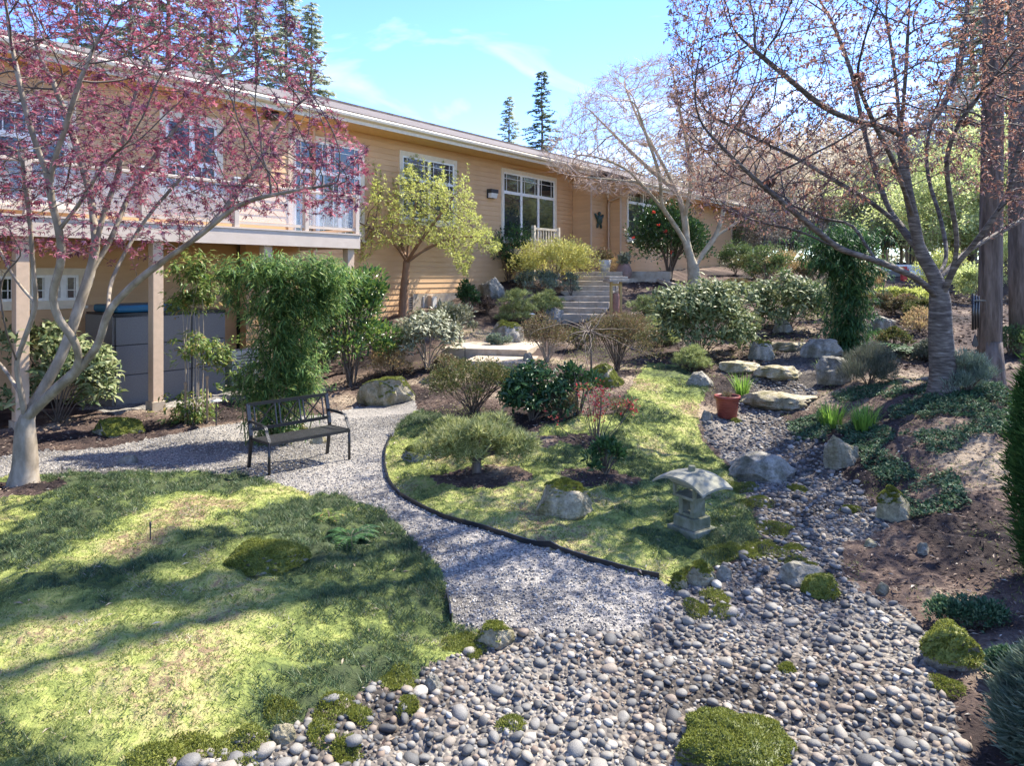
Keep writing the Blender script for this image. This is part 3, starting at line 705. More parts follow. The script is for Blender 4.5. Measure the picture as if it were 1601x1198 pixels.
# ------------------------------------------------------------------ trees
def resample(pts, step):
    pts = np.asarray(pts, float); out = [pts[0]]
    # Catmull-Rom through the given joints
    ext = np.vstack([2 * pts[0] - pts[1], pts, 2 * pts[-1] - pts[-2]])
    for i in range(1, len(ext) - 2):
        p0, p1, p2, p3 = ext[i - 1:i + 3]; n = max(1, int(np.linalg.norm(p2 - p1) / step))
        for k in range(1, n + 1):
            t = k / n; out.append(.5 * (2 * p1 + (p2 - p0) * t + (2 * p0 - 5 * p1 + 4 * p2 - p3) * t * t + (3 * p1 - p0 - 3 * p2 + p3) * t ** 3))
    return np.array(out)
def skeleton(limbs, A, step, infl, kill, iters=90, jit=.25, keep=.35, up=0.0):
    P = []; par = []
    for li, L in enumerate(limbs):
        R = resample(L, step)
        if li == 0: P.append(R[0]); par.append(-1); prev = 0; R = R[1:]
        else:
            prev = int(np.argmin(np.linalg.norm(np.array(P) - R[0], axis=1))); R = R[1:]
        for r in R: P.append(r); par.append(prev); prev = len(P) - 1
    nseed = len(P)
    P = list(map(np.asarray, P)); nd = np.full(len(A), 1e9); ni = np.zeros(len(A), int)
    def upd(i0):
        nonlocal nd, ni
        new = np.array(P[i0:])
        if not len(new) or not len(A): return
        d = np.linalg.norm(A[:, None] - new[None], axis=2); j = d.argmin(1); dm = d[np.arange(len(A)), j]
        b = dm < nd; nd = np.where(b, dm, nd); ni = np.where(b, j + i0, ni)
    upd(0)
    for it in range(iters):
        k = nd > kill; A = A[k]; nd = nd[k]; ni = ni[k]
        m = nd < infl
        if not m.any(): break
        ii = ni[m]; dv = nrm(A[m] - np.array(P)[ii]); uq, inv = np.unique(ii, return_inverse=True)
        acc = np.zeros((len(uq), 3)); np.add.at(acc, inv, dv); i0 = len(P)
        for u_, a in zip(uq, acc):
            a = a / (np.linalg.norm(a) + 1e-9)
            if par[u_] >= 0: a = a + keep * nrm(P[u_] - P[par[u_]])
            a = a + jit * rng.normal(size=3); a[2] += up
            P.append(P[u_] + step * a / (np.linalg.norm(a) + 1e-9)); par.append(int(u_))
        upd(i0)
        # drop targets that only ever pull the same node back and forth
        if it % 12 == 11:
            k = rng.random(len(A)) > .12; A = A[k]; nd = nd[k]; ni = ni[k]
    return np.array(P), np.array(par), nseed
def skin(P, par, rb, r0, mb_thick, mb_thin, thin=.02, trunk=None, ntr=0):
    n = len(P); acc = np.zeros(n); kids = [[] for _ in range(n)]
    for i in range(n):
        if par[i] >= 0: kids[par[i]].append(i)
    for i in range(n - 1, -1, -1):
        if not kids[i]: acc[i] = 1
        if par[i] >= 0: acc[par[i]] += acc[i]
    e = math.log(acc[0]) / math.log(rb / r0); R = r0 * acc ** (1 / e)
    if trunk:
        f = np.linspace(1, 0, ntr); R[:ntr] = R[:ntr] + (trunk - rb) * f ** .6 * .9; R[:3] *= [1.35, 1.18, 1.06]
    starts = [(0, None)]
    while starts:
        s, p = starts.pop(); ch = [] if p is None else [p]; c = s
        while True:
            ch.append(c); ks = kids[c]
            if not ks: break
            m = max(ks, key=lambda q: acc[q])
            for q in ks:
                if q != m: starts.append((q, c))
            c = m
        if len(ch) < 2: continue
        pts = P[ch]; rr = R[ch].copy()
        if p is not None: rr[0] = min(rr[0], rr[1] * 1.25)
        if len(pts) > 4:
            sm = pts.copy(); sm[1:-1] = .25 * pts[:-2] + .5 * pts[1:-1] + .25 * pts[2:]; pts = sm
        rm = rr[0]
        i_thin = int(np.argmax(rr < thin)) if (rr < thin).any() else len(rr)
        if i_thin >= 2: mb_thick.tube(pts[:i_thin + 1], rr[:i_thin + 1], 10 if rm > .08 else 6, cap=False)
        if i_thin < len(rr) - 1:
            a = max(0, i_thin if i_thin >= 2 else 0); mb_thin.tube(pts[a:], rr[a:], 3 if rr[a] < .012 else 4, cap=False)
    return R, kids, acc
def treeobj(name, label, cat, base, group=None):
    return empty(name, tuple(base), 0, label, cat, group)
def parent_keep(o, e):
    "mesh made in world coordinates becomes a child of an Empty at the base"
    o.parent = e; o.matrix_parent_inverse = Matrix.Translation(-Vector(e.location)); return o
def child(mb, name, mat, e, smooth=False):
    me = mb.mesh(name)
    if smooth: me.shade_smooth()
    o = link(name, me, None, MA[mat] if isinstance(mat, str) else mat)
    V = Vector(e.location); me.transform(Matrix.Translation(-V)); o.parent = e
    return o
def crown_pts(pg, d0, d1, n, dens=None):
    pg = np.array(pg, float); x0, y0 = pg.min(0); x1, y1 = pg.max(0); out = []
    while len(out) < n:
        q = np.column_stack([rng.uniform(x0, x1, n), rng.uniform(y0, y1, n)]); q = q[inside(q[:, 0], q[:, 1], pg)]
        for p in q:
            if dens is not None and rng.random() > dens(p[0], p[1]): continue
            out.append(at(p[0], p[1], rng.uniform(d0, d1)))
            if len(out) >= n: break
    return np.array(out)
def leaf_on(P, par, R, rmax, per, spread, L, ratio, tmpl, mb, droop=.2, flat_=.6, mask=None):
    m = R < rmax
    if mask is not None: m &= mask
    idx = np.where(m)[0]; k = np.repeat(idx, per)
    pos = P[k] + rng.normal(size=(len(k), 3)) * spread
    out = nrm(P[k] - P[np.maximum(par[k], 0)] + 1e-6)
    D = nrm(out * .6 + rdir(len(k)) * .9 + np.array((0, 0, -droop)))
    N = nrm(np.array((0, 0, 1.0)) * flat_ + rdir(len(k)) * (1 - flat_ * .5))
    l = L * rng.uniform(.6, 1.3, len(k)); add_leaves(mb, pos, D, N, l, l * ratio, tmpl)

def tuft_on(P, par, R, rmax, per, L, ratio, tmpl, mb, droop=.3, keepf=1.0, mask=None):
    "sprays of leaves that radiate from each twig end"
    m = R < rmax
    if mask is not None: m &= mask
    idx = np.where(m)[0]; idx = idx[rng.random(len(idx)) < keepf]; k = np.repeat(idx, per)
    out = np.repeat(nrm(P[idx] - P[np.maximum(par[idx], 0)] + 1e-6), per, 0); side = nrm(np.cross(out, rdir(len(k))) + 1e-6)
    D = nrm(out * .55 + side * .9 + np.array((0, 0, -droop))); N = nrm(np.array((0, 0, 1.0)) + rdir(len(k)) * .45)
    l = L * np.repeat(rng.uniform(.65, 1.25, len(idx)), per) * rng.uniform(.7, 1.15, len(k))
    pos = P[k] + out * (rng.uniform(-.05, .02, len(k)))[:, None] + D * (l * .25)[:, None]
    add_leaves(mb, pos, D, N, l, l * ratio, tmpl)
# --- red Japanese maple beside the lawn
def red_maple():
    b = G(35, 758); d = b[1]
    e = treeobj("maple_tree", "red-leaved Japanese maple with pale spreading limbs at the lawn edge", "tree", b)
    A_ = lambda l: [at(px, py, d + dd) for px, py, dd in l]
    limbs = [np.vstack([[b - (0, 0, .1)], A_([(40, 720, 0), (39, 685, 0), (40, 655, 0)])])] + [A_(l) for l in [
        [(40, 655, 0), (34, 620, -.1), (28, 590, -.15), (26, 565, -.2), (42, 520, -.3), (56, 475, -.4), (52, 420, -.5), (45, 330, -.6), (30, 220, -.8)],
        [(34, 620, -.1), (5, 575, .2), (-30, 540, .4), (-60, 470, .6), (-90, 360, .8)],
        [(40, 655, 0), (66, 610, .1), (92, 565, .2), (112, 515, .3), (127, 468, .4), (140, 430, .5), (150, 385, .5), (162, 335, .6), (185, 270, .8), (200, 190, .9), (230, 90, 1.0)],
        [(40, 655, 0), (80, 615, -.1), (125, 575, -.2), (155, 535, -.3), (168, 490, -.4), (205, 448, -.5), (250, 412, -.6), (310, 370, -.8), (375, 320, -1.0), (450, 300, -1.2), (545, 285, -1.4)],
        [(125, 575, -.2), (118, 535, -.4), (92, 500, -.5), (82, 465, -.6), (96, 405, -.8), (92, 360, -.9), (78, 285, -1.0), (105, 190, -1.2), (130, 110, -1.3)],
        [(92, 360, -.9), (130, 310, -1.0), (160, 260, -1.2), (190, 230, -1.4)], [(78, 285, -1.0), (45, 190, -1.1), (20, 80, -1.1)],
        [(140, 430, .5), (175, 370, .8), (205, 300, 1.1), (260, 220, 1.3), (330, 130, 1.5), (390, 60, 1.6)],
        [(150, 385, .5), (140, 300, .9), (110, 200, 1.2), (80, 120, 1.3)],
        [(250, 412, -.6), (330, 350, .2), (400, 260, .6), (440, 190, .8), (480, 150, .9)],
        [(168, 490, -.4), (178, 430, .1), (230, 340, .5), (300, 260, .7), (360, 190, .8)],
        [(26, 565, -.2), (8, 510, -.8), (2, 440, -1.0), (35, 400, -1.2)], [(56, 475, -.4), (20, 430, -.2), (-20, 350, 0)]]]
    A = crown_pts([(-140, -90), (280, -110), (430, -20), (500, 80), (520, 160), (580, 240), (570, 320), (500, 350), (380, 335), (260, 375), (150, 400), (-140, 400)], d - 1.9, d + 2.3, 6800,
                  lambda x, y: .35 if y > 310 else (.9 if x < 330 or y > 200 else .5))
    P, par, ns = skeleton(limbs, A, .10, 1.0, .105, 110, .22, .4)
    print('maple', len(P))
    tk, tn, lf = MB(), MB(), MB(); R, kids, acc = skin(P, par, .09, .0026, tk, tn, .016, .175, 9)
    child(tk, "trunk", "bark_maple", e, True); child(tn, "twigs", "bark_maple_dark", e, True)
    tuft_on(P, par, R, .0062, 5, .06, .8, STAR, lf, .35, .95, (P[:, 2] > EYE + .1) & (fbm(P[:, 0] * 1.8, P[:, 2] * 2.6 + P[:, 1], 3, 21) > .36))
    child(lf, "leaves", "leaf_red", e)
red_maple()
# --- cherry with bronze young leaves
def cherry():
    b = G(1475, 613); d = b[1]
    e = treeobj("cherry_tree", "multi-stemmed cherry tree with banded bark and bronze young leaves", "tree", b)
    A_ = lambda l: [at(px, py, d + dd) for px, py, dd in l]
    limbs = [np.vstack([[b - (0, 0, .1)], A_([(1474, 570, 0), (1470, 520, 0), (1470, 470, 0), (1464, 435, 0)])])] + [A_(l) for l in [
        [(1470, 470, 0), (1440, 440, -.2), (1410, 424, -.4), (1370, 408, -.7), (1310, 388, -1.1), (1250, 362, -1.5), (1180, 345, -1.8), (1120, 320, -2.0)],
        [(1370, 408, -.7), (1345, 370, -.5), (1335, 350, -.4), (1280, 340, -.2), (1200, 300, 0)],
        [(1464, 435, 0), (1440, 395, .1), (1428, 340, .1), (1416, 280, .1), (1408, 210, .1)],
        [(1408, 210, .1), (1380, 198, 0), (1341, 189, -.2), (1290, 168, -.5), (1230, 120, -.8), (1170, 70, -1.0)],
        [(1408, 210, .1), (1440, 198, .2), (1468, 175, .4), (1490, 130, .6), (1503, 90, .7), (1510, 20, .8)],
        [(1440, 395, .1), (1405, 350, .6), (1385, 315, .9), (1362, 245, 1.2), (1348, 190, 1.4), (1330, 110, 1.6), (1300, 30, 1.7)],
        [(1405, 350, .6), (1360, 315, .8), (1310, 285, 1.0), (1260, 255, 1.2), (1190, 220, 1.4), (1110, 180, 1.5)],
        [(1464, 435, 0), (1480, 400, .5), (1470, 340, .9), (1452, 280, 1.2), (1450, 220, 1.3), (1470, 150, 1.4)],
        [(1470, 470, 0), (1490, 420, -.3), (1496, 375, -.5), (1486, 310, -.7), (1480, 250, -.9), (1500, 190, -1.2), (1540, 140, -1.4)],
        [(1490, 420, -.3), (1520, 385, -.6), (1550, 345, -.8), (1578, 300, -.9), (1590, 240, -1.0), (1620, 150, -1.1)],
        [(1464, 440, 0), (1510, 395, .5), (1560, 365, .9), (1610, 335, 1.2), (1680, 280, 1.5)],
        [(1428, 340, .1), (1400, 260, -.6), (1370, 200, -1.0), (1340, 130, -1.3)], [(1408, 212, .1), (1415, 130, -.3), (1420, 40, -.5)], [(1408, 212, .1), (1400, 120, .4), (1385, 20, .6)],
        [(1310, 388, -1.1), (1240, 330, -1.6), (1170, 270, -2.0), (1100, 200, -2.2)]]]
    A = crown_pts([(1050, -10), (1110, -90), (1720, -100), (1740, 330), (1600, 330), (1530, 300), (1450, 260), (1370, 310), (1270, 350), (1180, 365), (1090, 340), (1060, 250), (1040, 160)], d - 3.0, d + 3.0, 6200,
                  lambda x, y: .8 if y < 230 else .65)
    P, par, ns = skeleton(limbs, A, .13, 1.2, .15, 110, .16, .55, .03)
    print('cherry', len(P))
    tk, tn, lf = MB(), MB(), MB(); R, kids, acc = skin(P, par, .125, .0033, tk, tn, .022, .215, 13)
    child(tk, "trunk", "bark_cherry", e, True); child(tn, "twigs", "bark_cherry_dark", e, True)
    tuft_on(P, par, R, .0068, 6, .064, .42, KITE, lf, .2, 1.0)
    child(lf, "leaves", "leaf_bronze", e)
cherry()
# --- pale bare maple on the terrace
def bare_maple():
    b = at(1086, 447, 25.5); b[2] = zf(b[0], b[1]); d = b[1]
    e = treeobj("bare_maple", "pale-barked maple with bare pinkish twigs on the upper terrace", "tree", b)
    A_ = lambda l: [at(px, py, d + dd) for px, py, dd in l]
    limbs = [np.vstack([[b - (0, 0, .2)], A_([(1084, 420, 0), (1074, 385, 0)])])] + [A_(l) for l in [
        [(1074, 385, 0), (1060, 360, -.2), (1035, 325, -.5), (1000, 285, -1), (975, 262, -1.5), (930, 245, -2), (880, 240, -2.2)],
        [(1074, 385, 0), (1070, 340, .2), (1058, 300, .4), (1030, 245, .7), (1000, 190, 1), (975, 130, 1.2)],
        [(1070, 340, .2), (1080, 290, -.3), (1075, 230, -.6), (1060, 160, -.8), (1050, 100, -1)],
        [(1084, 420, 0), (1100, 395, .3), (1118, 370, .4), (1130, 335, .6), (1135, 290, .8), (1150, 230, 1), (1160, 160, 1.2)],
        [(1118, 370, .4), (1155, 345, .5), (1185, 310, .8), (1220, 260, 1)],
        [(1058, 300, .4), (1000, 250, 1.2), (950, 200, 1.7), (910, 160, 2.0)], [(1035, 325, -.5), (1030, 270, -1.2), (1010, 210, -1.6), (990, 150, -1.8)],
        [(1000, 285, -1), (950, 280, -1.5), (900, 275, -1.8), (865, 268, -2.0)]]]
    A = crown_pts([(850, 255), (858, 215), (900, 155), (960, 105), (1030, 85), (1100, 100), (1180, 130), (1230, 200), (1235, 270), (1180, 320), (1090, 320), (1000, 305), (910, 300)], d - 3.0, d + 3.2, 4800)
    P, par, ns = skeleton(limbs, A, .2, 2.0, .2, 110, .14, .6, .04)
    print('bare', len(P))
    tk, tn, lf = MB(), MB(), MB(); R, kids, acc = skin(P, par, .17, .0055, tk, tn, .03, .26, 7)
    child(tk, "trunk", "bark_pale", e, True); child(tn, "twigs", "twig_pink", e, True)
    # fine end twigs and buds
    k = np.repeat(np.where(R < .012)[0], 4); out = nrm(P[k] - P[np.maximum(par[k], 0)] + 1e-6)
    D = nrm(out + rdir(len(k)) * .55 + np.array((0, 0, .1))); add_leaves(lf, P[k] + rng.normal(size=(len(k), 3)) * .03, D, rdir(len(k)), rng.uniform(.2, .42, len(k)), .014, NEEDLE)
    child(lf, "end_twigs", "twig_pink", e)
bare_maple()
# --- lime-green tree against the wall
def lime_tree():
    b = G(631, 493); d = b[1]
    e = treeobj("lime_tree", "small vase-shaped tree in fresh lime leaf before the clapboard wall", "tree", b)
    A_ = lambda l: [at(px, py, d + dd) for px, py, dd in l]
    limbs = [np.vstack([[b - (0, 0, .15)], A_([(631, 470, 0), (633, 440, 0), (636, 410, 0)])])] + [A_(l) for l in [
        [(636, 410, 0), (620, 385, -.3), (595, 365, -.6), (565, 350, -.9)], [(636, 410, 0), (665, 390, .2), (700, 375, .4), (740, 370, .5), (775, 385, .6)],
        [(636, 410, 0), (640, 375, .2), (648, 330, .3), (655, 280, .3), (652, 245, .3)], [(636, 410, 0), (655, 380, -.6), (685, 340, -.9), (715, 300, -1)],
        [(636, 410, 0), (625, 370, .5), (610, 310, .7), (600, 260, .8)], [(700, 375, .4), (715, 400, .2), (728, 430, .1)]]]
    A = crown_pts([(545, 350), (575, 310), (590, 275), (605, 300), (640, 250), (655, 290), (690, 275), (705, 310), (735, 290), (745, 330), (790, 390), (765, 400), (740, 375), (735, 425), (720, 432), (700, 395), (660, 372), (640, 385), (600, 380), (560, 415)], d - 1.9, d + 1.9, 2700)
    P, par, ns = skeleton(limbs, A, .12, 1.2, .13, 90, .2, .4, .05)
    # upright water shoots
    P = list(P); par = list(par); top = [i for i in range(len(P)) if P[i][2] > at(650, 330, d)[2]]
    for s in rng.choice(top, 80):
        prev = s; dv = np.array((rng.normal() * .12, rng.normal() * .12, 1.0))
        for k in range(rng.integers(3, 8)):
            P.append(P[prev] + dv * .13); par.append(prev); prev = len(P) - 1
    P = np.array(P); par = np.array(par)
    tk, tn, lf = MB(), MB(), MB(); R, kids, acc = skin(P, par, .11, .004, tk, tn, .02, .16, 11)
    child(tk, "trunk", "bark_brown", e, True); child(tn, "twigs", "stem", e, True)
    tuft_on(P, par, R, .0095, 7, .08, .5, KITE, lf, -.2, 1.0)
    child(lf, "leaves", "leaf_lime", e)
lime_tree()

# ------------------------------------------------------------------ conifers
def conifer_mesh(h, rbase, crown_from, w, n_wh, mat_seed, needles=26, nl=.34, dr0=.35):
    r_ = np.random.default_rng(mat_seed); tr, fo = MB(), MB()
    zs = np.linspace(-.3, h, 14); tr.tube(np.column_stack([np.sin(zs * .3) * .05, np.cos(zs * .23) * .05, zs]), rbase * (1 - np.maximum(zs, 0) / h) ** .8 + .015, 9)
    if rbase > .15: tr.tube(np.array([(0, 0, -.3), (0, 0, .05), (0, 0, .35), (0, 0, .8)]), [rbase * 1.45, rbase * 1.25, rbase * 1.08, rbase * .9], 11)
    Pn, Dn = [], []
    for i in range(n_wh):
        f = (i + r_.random()) / n_wh; z = crown_from + (h - crown_from) * f
        L = w * (1 - f) ** .75 * r_.uniform(.55, 1.15) + .25; droop = dr0 * r_.uniform(.3, 1.7)
        for a in r_.uniform(0, 2 * math.pi, r_.integers(2, 4)):
            l = L * r_.uniform(.45, 1.15); t = np.linspace(0, 1, 6)
            dirx = np.array((math.cos(a), math.sin(a), 0)); up = .25 if f > .7 else .05
            pts = np.array((0, 0, z)) + dirx * (l * t)[:, None] + np.array((0, 0, 1.0)) * (l * (up * t - droop * t * t + .12 * t ** 4))[:, None]
            tr.tube(pts, .012 + .03 * (l / w) * (1 - t), 3, cap=False)
            m = int(needles * (l / w) * 3) + 8; tt = r_.uniform(.12, 1, m) ** .8; j = np.minimum((tt * 5).astype(int), 4)
            q = pts[j] + (pts[j + 1] - pts[j]) * (tt * 5 - j)[:, None]
            side = np.cross(dirx, (0, 0, 1)); s = r_.choice([-1, 1], m)
            D = nrm(dirx * .7 + side * (s * r_.uniform(.2, 1.1, m))[:, None] + np.column_stack([r_.normal(size=m) * .15, r_.normal(size=m) * .15, r_.uniform(-.45, .25, m)]))
            Pn.append(q); Dn.append(D)
    Pn = np.concatenate(Pn); Dn = np.concatenate(Dn); m = len(Pn)
    add_leaves(fo, Pn, Dn, nrm(np.array((0, 0, 1.0)) + .5 * r_.normal(size=(m, 3))), nl * r_.uniform(.6, 1.4, m), nl * .22, BLADE)
    return tr.mesh("trunk"), fo.mesh("foliage")
CONF = [conifer_mesh(24, .30, 3, 4.5, 120, s, 30, .45, .3) for s in (3, 4, 5)]
def conifer(x, y, label, v=0, s=1.0, mat="needle_conifer", rz=0, group=None, z=None):
    e = empty("conifer", (x, y, (zf(x, y) if z is None else z)), rz, label, "tree", group)
    for nm, me, mt in (("trunk", CONF[v][0], "bark_conifer"), ("foliage", CONF[v][1], mat)):
        o = bpy.data.objects.new(nm, me if mat != "x" else me); COL.objects.link(o); o.parent = e
        if len(me.materials) == 0: me.materials.append(MA[mt])
        o.material_slots[0].link = 'OBJECT'; o.material_slots[0].material = MA[mt]
        o.scale = (s, s, s)
    return e
def cx_(px, d): return ((px - 800.5) / FPX * d, d)
for i, (px, d, top, v) in enumerate([(265, 46, -150, 0), (330, 50, -90, 1), (400, 47, -60, 2), (447, 53, -30, 0), (487, 49, 5, 1), (205, 52, -120, 2), (120, 50, -90, 1)]):
    x, y = cx_(px, d); s = (EYE + (430 - top) / FPX * d - 1.0) / 24
    conifer(x, y, "tall pale conifer behind the house roof and the red maple", v, s, "needle_conifer_pale", i * 1.3, "conifers behind the house", 1.0)
x, y = cx_(796, 62); conifer(x, y, "shorter pale conifer beyond the roof ridge, left of the taller dark one", 1, (EYE + 280 / FPX * 62 - 3) / 24, "needle_conifer_pale", .4, None, 3.0).__setitem__("label", "shorter paler conifer beyond the roof ridge beside a taller one")
x, y = cx_(847, 60); conifer(x, y, "tall narrow dark conifer standing beyond the roof ridge and bare maple", 2, (EYE + 320 / FPX * 60 - 3) / 24, "needle_conifer", 2.2, None, 3.0)
# two big trunks by the side path, crowns above the frame
BIGC = conifer_mesh(30, .19, 21.0, 2.3, 22, 9, 26, .42)
def bigconifer(px, d, label, rz, s=1.0):
    x, y = cx_(px, d); e = empty("conifer", on(x, y), rz, label, "tree")
    for nm, me, mt in (("trunk", BIGC[0], "bark_conifer"), ("foliage", BIGC[1], "needle_conifer")):
        if len(me.materials) == 0: me.materials.append(MA[mt]); me.shade_smooth() if nm == "trunk" else None
        o = link(nm, me, e); o.scale = (s, s, s)
    return e
bigconifer(1551, 13.0, "thick rough-barked conifer trunk standing behind the wind chime", 0.4)
bigconifer(1596, 15.5, "rough-barked conifer trunk on the side path farther than the chime", 2.1)

# ------------------------------------------------------------------ woodland beyond the garden
def wood_mesh(seed, h, w, leaf, per, nA=420, upright=.0):
    r_ = np.random.default_rng(seed); A = r_.normal(size=(nA, 3)) * (w * .45, w * .45, h * .22) + (0, 0, h * .62); A = A[A[:, 2] > h * .25]
    limb = [np.array([(0, 0, -.3), (.1, 0, h * .15), (0, .1, h * .3), (.1, .1, h * .5)])]
    P, par, ns = skeleton(limb, A, h * .05, h * .4, h * .055, 50, .2, .4, .05)
    tk, tn, lf = MB(), MB(), MB(); R, kids, acc = skin(P, par, .16, .014, tk, tk, .0)
    leaf_on(P, par, R, .03, per, .28, leaf, .5, KITE, lf, 0, .2)
    return tk.mesh("trunk"), lf.mesh("crown")
WOOD = [wood_mesh(1, 9, 5, .22, 20, 700), wood_mesh(2, 8, 6, .22, 20, 700), wood_mesh(3, 7, 4.5, .22, 22, 700)]
def wood(px, d, v, s, mat, label, group, rz=0, bark="twig_pink"):
    x, y = cx_(px, d); e = empty("woodland_tree", (x, y, zf(x, y) - .05), rz, label, "tree", group)
    for nm, me, mt in (("trunk", WOOD[v][0], bark), ("crown", WOOD[v][1], mat)):
        if len(me.materials) == 0: me.materials.append(MA[mt])
        o = link(nm, me, e); o.material_slots[0].link = 'OBJECT'; o.material_slots[0].material = MA[mt]; o.scale = (s, s, s)
for i, (px, d, v, s) in enumerate([(1120, 48, 0, .95), (1170, 56, 1, 1.1), (1225, 47, 2, 1.0), (1280, 52, 0, 1.05), (1330, 45, 1, .95), (1385, 55, 2, 1.25), (1430, 47, 0, 1.05), (1480, 58, 1, 1.3), (1030, 60, 2, 1.0), (960, 62, 0, .9)]):
    wood(px, d, v, s, "leaf_wood_tan", "bare tan woodland tree beyond the black iron fence", "bare trees beyond the fence", i * 1.7)
for i, (px, d, v, s) in enumerate([(1500, 30, 2, .62), (1540, 33, 1, .75), (1580, 31, 2, .7), (1625, 29, 0, .7), (1420, 40, 1, .7), (1660, 34, 1, .9)]):
    wood(px, d, v, s, "leaf_wood_lime", "lime-leaved young woodland tree behind the conifer trunks", "lime trees behind the conifer trunks", i * 2.1)
for i, (px, d, s, v, m) in enumerate([(1105, 43, .42, 1, "leaf_wood_green"), (1150, 45, .40, 2, "leaf_orange"), (1190, 42, .38, 0, "leaf_wood_tan"), (1235, 46, .45, 1, "leaf_pale"), (1275, 43, .42, 2, "leaf_wood_tan"), (1320, 44, .45, 0, "leaf_wood_lime"), (1365, 42, .42, 1, "leaf_pale"), (1410, 45, .5, 2, "leaf_wood_lime"), (1450, 41, .45, 0, "leaf_wood_tan"), (1490, 43, .5, 1, "leaf_wood_lime"), (1535, 42, .5, 2, "leaf_pale"), (1580, 44, .5, 0, "leaf_wood_lime"), (1630, 40, .5, 1, "leaf_wood_green")]):
    wood(px, d, v, s * 1.15, m, {"leaf_wood_green": "dark green bushy understory tree behind the iron fence", "leaf_orange": "orange-tan bushy understory tree behind the iron fence", "leaf_wood_tan": "tan bushy understory tree behind the iron fence", "leaf_pale": "grey-green bushy understory tree behind the iron fence", "leaf_wood_lime": "lime-green bushy understory tree behind the iron fence"}[m], "bushy understory trees behind the fence", i * 1.1)
for i, (px, d, s) in enumerate([(1520, 56, 1.1), (1578, 50, 1.2), (1650, 48, 1.2)]):
    x, y = cx_(px, d); conifer(x, y, "pale distant conifer in the woodland past the side path", i % 3, s, "needle_conifer_pale", i * .9, "conifers past the side path")

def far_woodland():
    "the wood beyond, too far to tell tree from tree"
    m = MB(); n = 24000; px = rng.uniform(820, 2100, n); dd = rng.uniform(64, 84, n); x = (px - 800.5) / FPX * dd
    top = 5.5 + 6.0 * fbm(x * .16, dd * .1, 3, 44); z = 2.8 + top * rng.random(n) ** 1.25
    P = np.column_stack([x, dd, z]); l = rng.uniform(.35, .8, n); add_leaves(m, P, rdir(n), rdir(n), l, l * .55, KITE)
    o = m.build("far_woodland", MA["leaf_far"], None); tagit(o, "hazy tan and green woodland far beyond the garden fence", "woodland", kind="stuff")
far_woodland()
LEAFX = 1.9
# ------------------------------------------------------------------ shrubs and plants
def shrub(name, label, cat, px, py, w, h, leaf, L, n, mat, ratio=.45, stem="stem", clumps=26, csize=.30, depth=.85, low=.12, droop=0.0, up=.5, nstem=None, top=.5, group=None, flatness=1.0, dd=0, whorl=0, srad=.010):
    """w, h: size in photograph pixels at the foot's distance, turned into metres"""
    b = G(px, py)
    if dd: b = on(*(b[:2] * (1 + dd / b[1])))
    s = b[1] / FPX; rx = w / 2 * s; H = h * s; ry = rx * depth
    e = empty(name, tuple(b), 0, label, cat, group)
    c = rdir(clumps * 4); c[:, 2] = np.abs(c[:, 2]) * 1.0 - .25; c = c[c[:, 2] > -.2][:clumps]
    rad = rng.uniform(.55, 1.0, len(c)) ** .6
    cr = min(rx, H * .75) * csize * 1.2
    C = np.column_stack([c[:, 0] * rad * (rx - cr * .6), c[:, 1] * rad * (ry - cr * .6), H * low + (H * (1 - low) - cr * .5) * np.clip((c[:, 2] * rad + .22) / .92, 0, 1) ** (1 / (1 + top))])
    ang = np.arctan2(C[:, 1], C[:, 0]); ph = rng.uniform(0, 6.28, 3); wob = 1 + .16 * np.sin(2 * ang + ph[0]) + .12 * np.sin(3 * ang + ph[1] + C[:, 2] * 4 / H) + rng.normal(size=len(C)) * .06
    C[:, :2] *= wob[:, None]; C[:, 2] *= 1 + rng.normal(size=len(C)) * .07; crk = cr * rng.uniform(.55, 1.4, len(C))
    n = int(n * LEAFX); st = MB(); ns = nstem or min(len(C), 14)
    for q in C[:ns]:
        mid = q * .45 + np.array((0, 0, .08 * H)) + rng.normal(size=3) * .04 * rx
        st.tube(resample([(rng.normal() * .04 * rx, rng.normal() * .04 * rx, -.03), mid, q], max(.03, H / 6)), np.linspace(srad * 1.6, srad * .45, len(resample([(0, 0, 0), mid, q], max(.03, H / 6))))[:1].repeat(1) if False else srad, 4, cap=False)
    k = rng.integers(0, len(C), n); o = rdir(n); o[:, 2] = o[:, 2] * .8 + .25
    stray = np.where(rng.random(n) < .06, 1.35, 1.0)
    pos = C[k] + nrm(o) * ((crk[k] * stray)[:, None] * rng.uniform(.35, 1.05, n)[:, None] ** .6) * np.array((1, 1, .75 * flatness))
    pos[:, 2] = np.maximum(pos[:, 2], .02)
    D = nrm(o * .8 + rdir(n) * .6 + np.array((0, 0, up - droop)))
    N = nrm(np.array((0, 0, 1.0)) + rdir(n) * .7)
    if whorl:
        pos = np.repeat(pos, whorl, 0); ax = np.repeat(nrm(o + np.array((0, 0, .7))), whorl, 0); D = nrm(np.cross(ax, rdir(len(pos))) + ax * .45); N = ax
    lf = MB(); l = L * rng.uniform(.5, 1.35, len(pos)); add_leaves(lf, pos, D, N, l, l * ratio, leaf)
    if st.n: st.build("stems", MA[stem], e, True)
    lf.build("foliage", MA[mat], e)
    return e
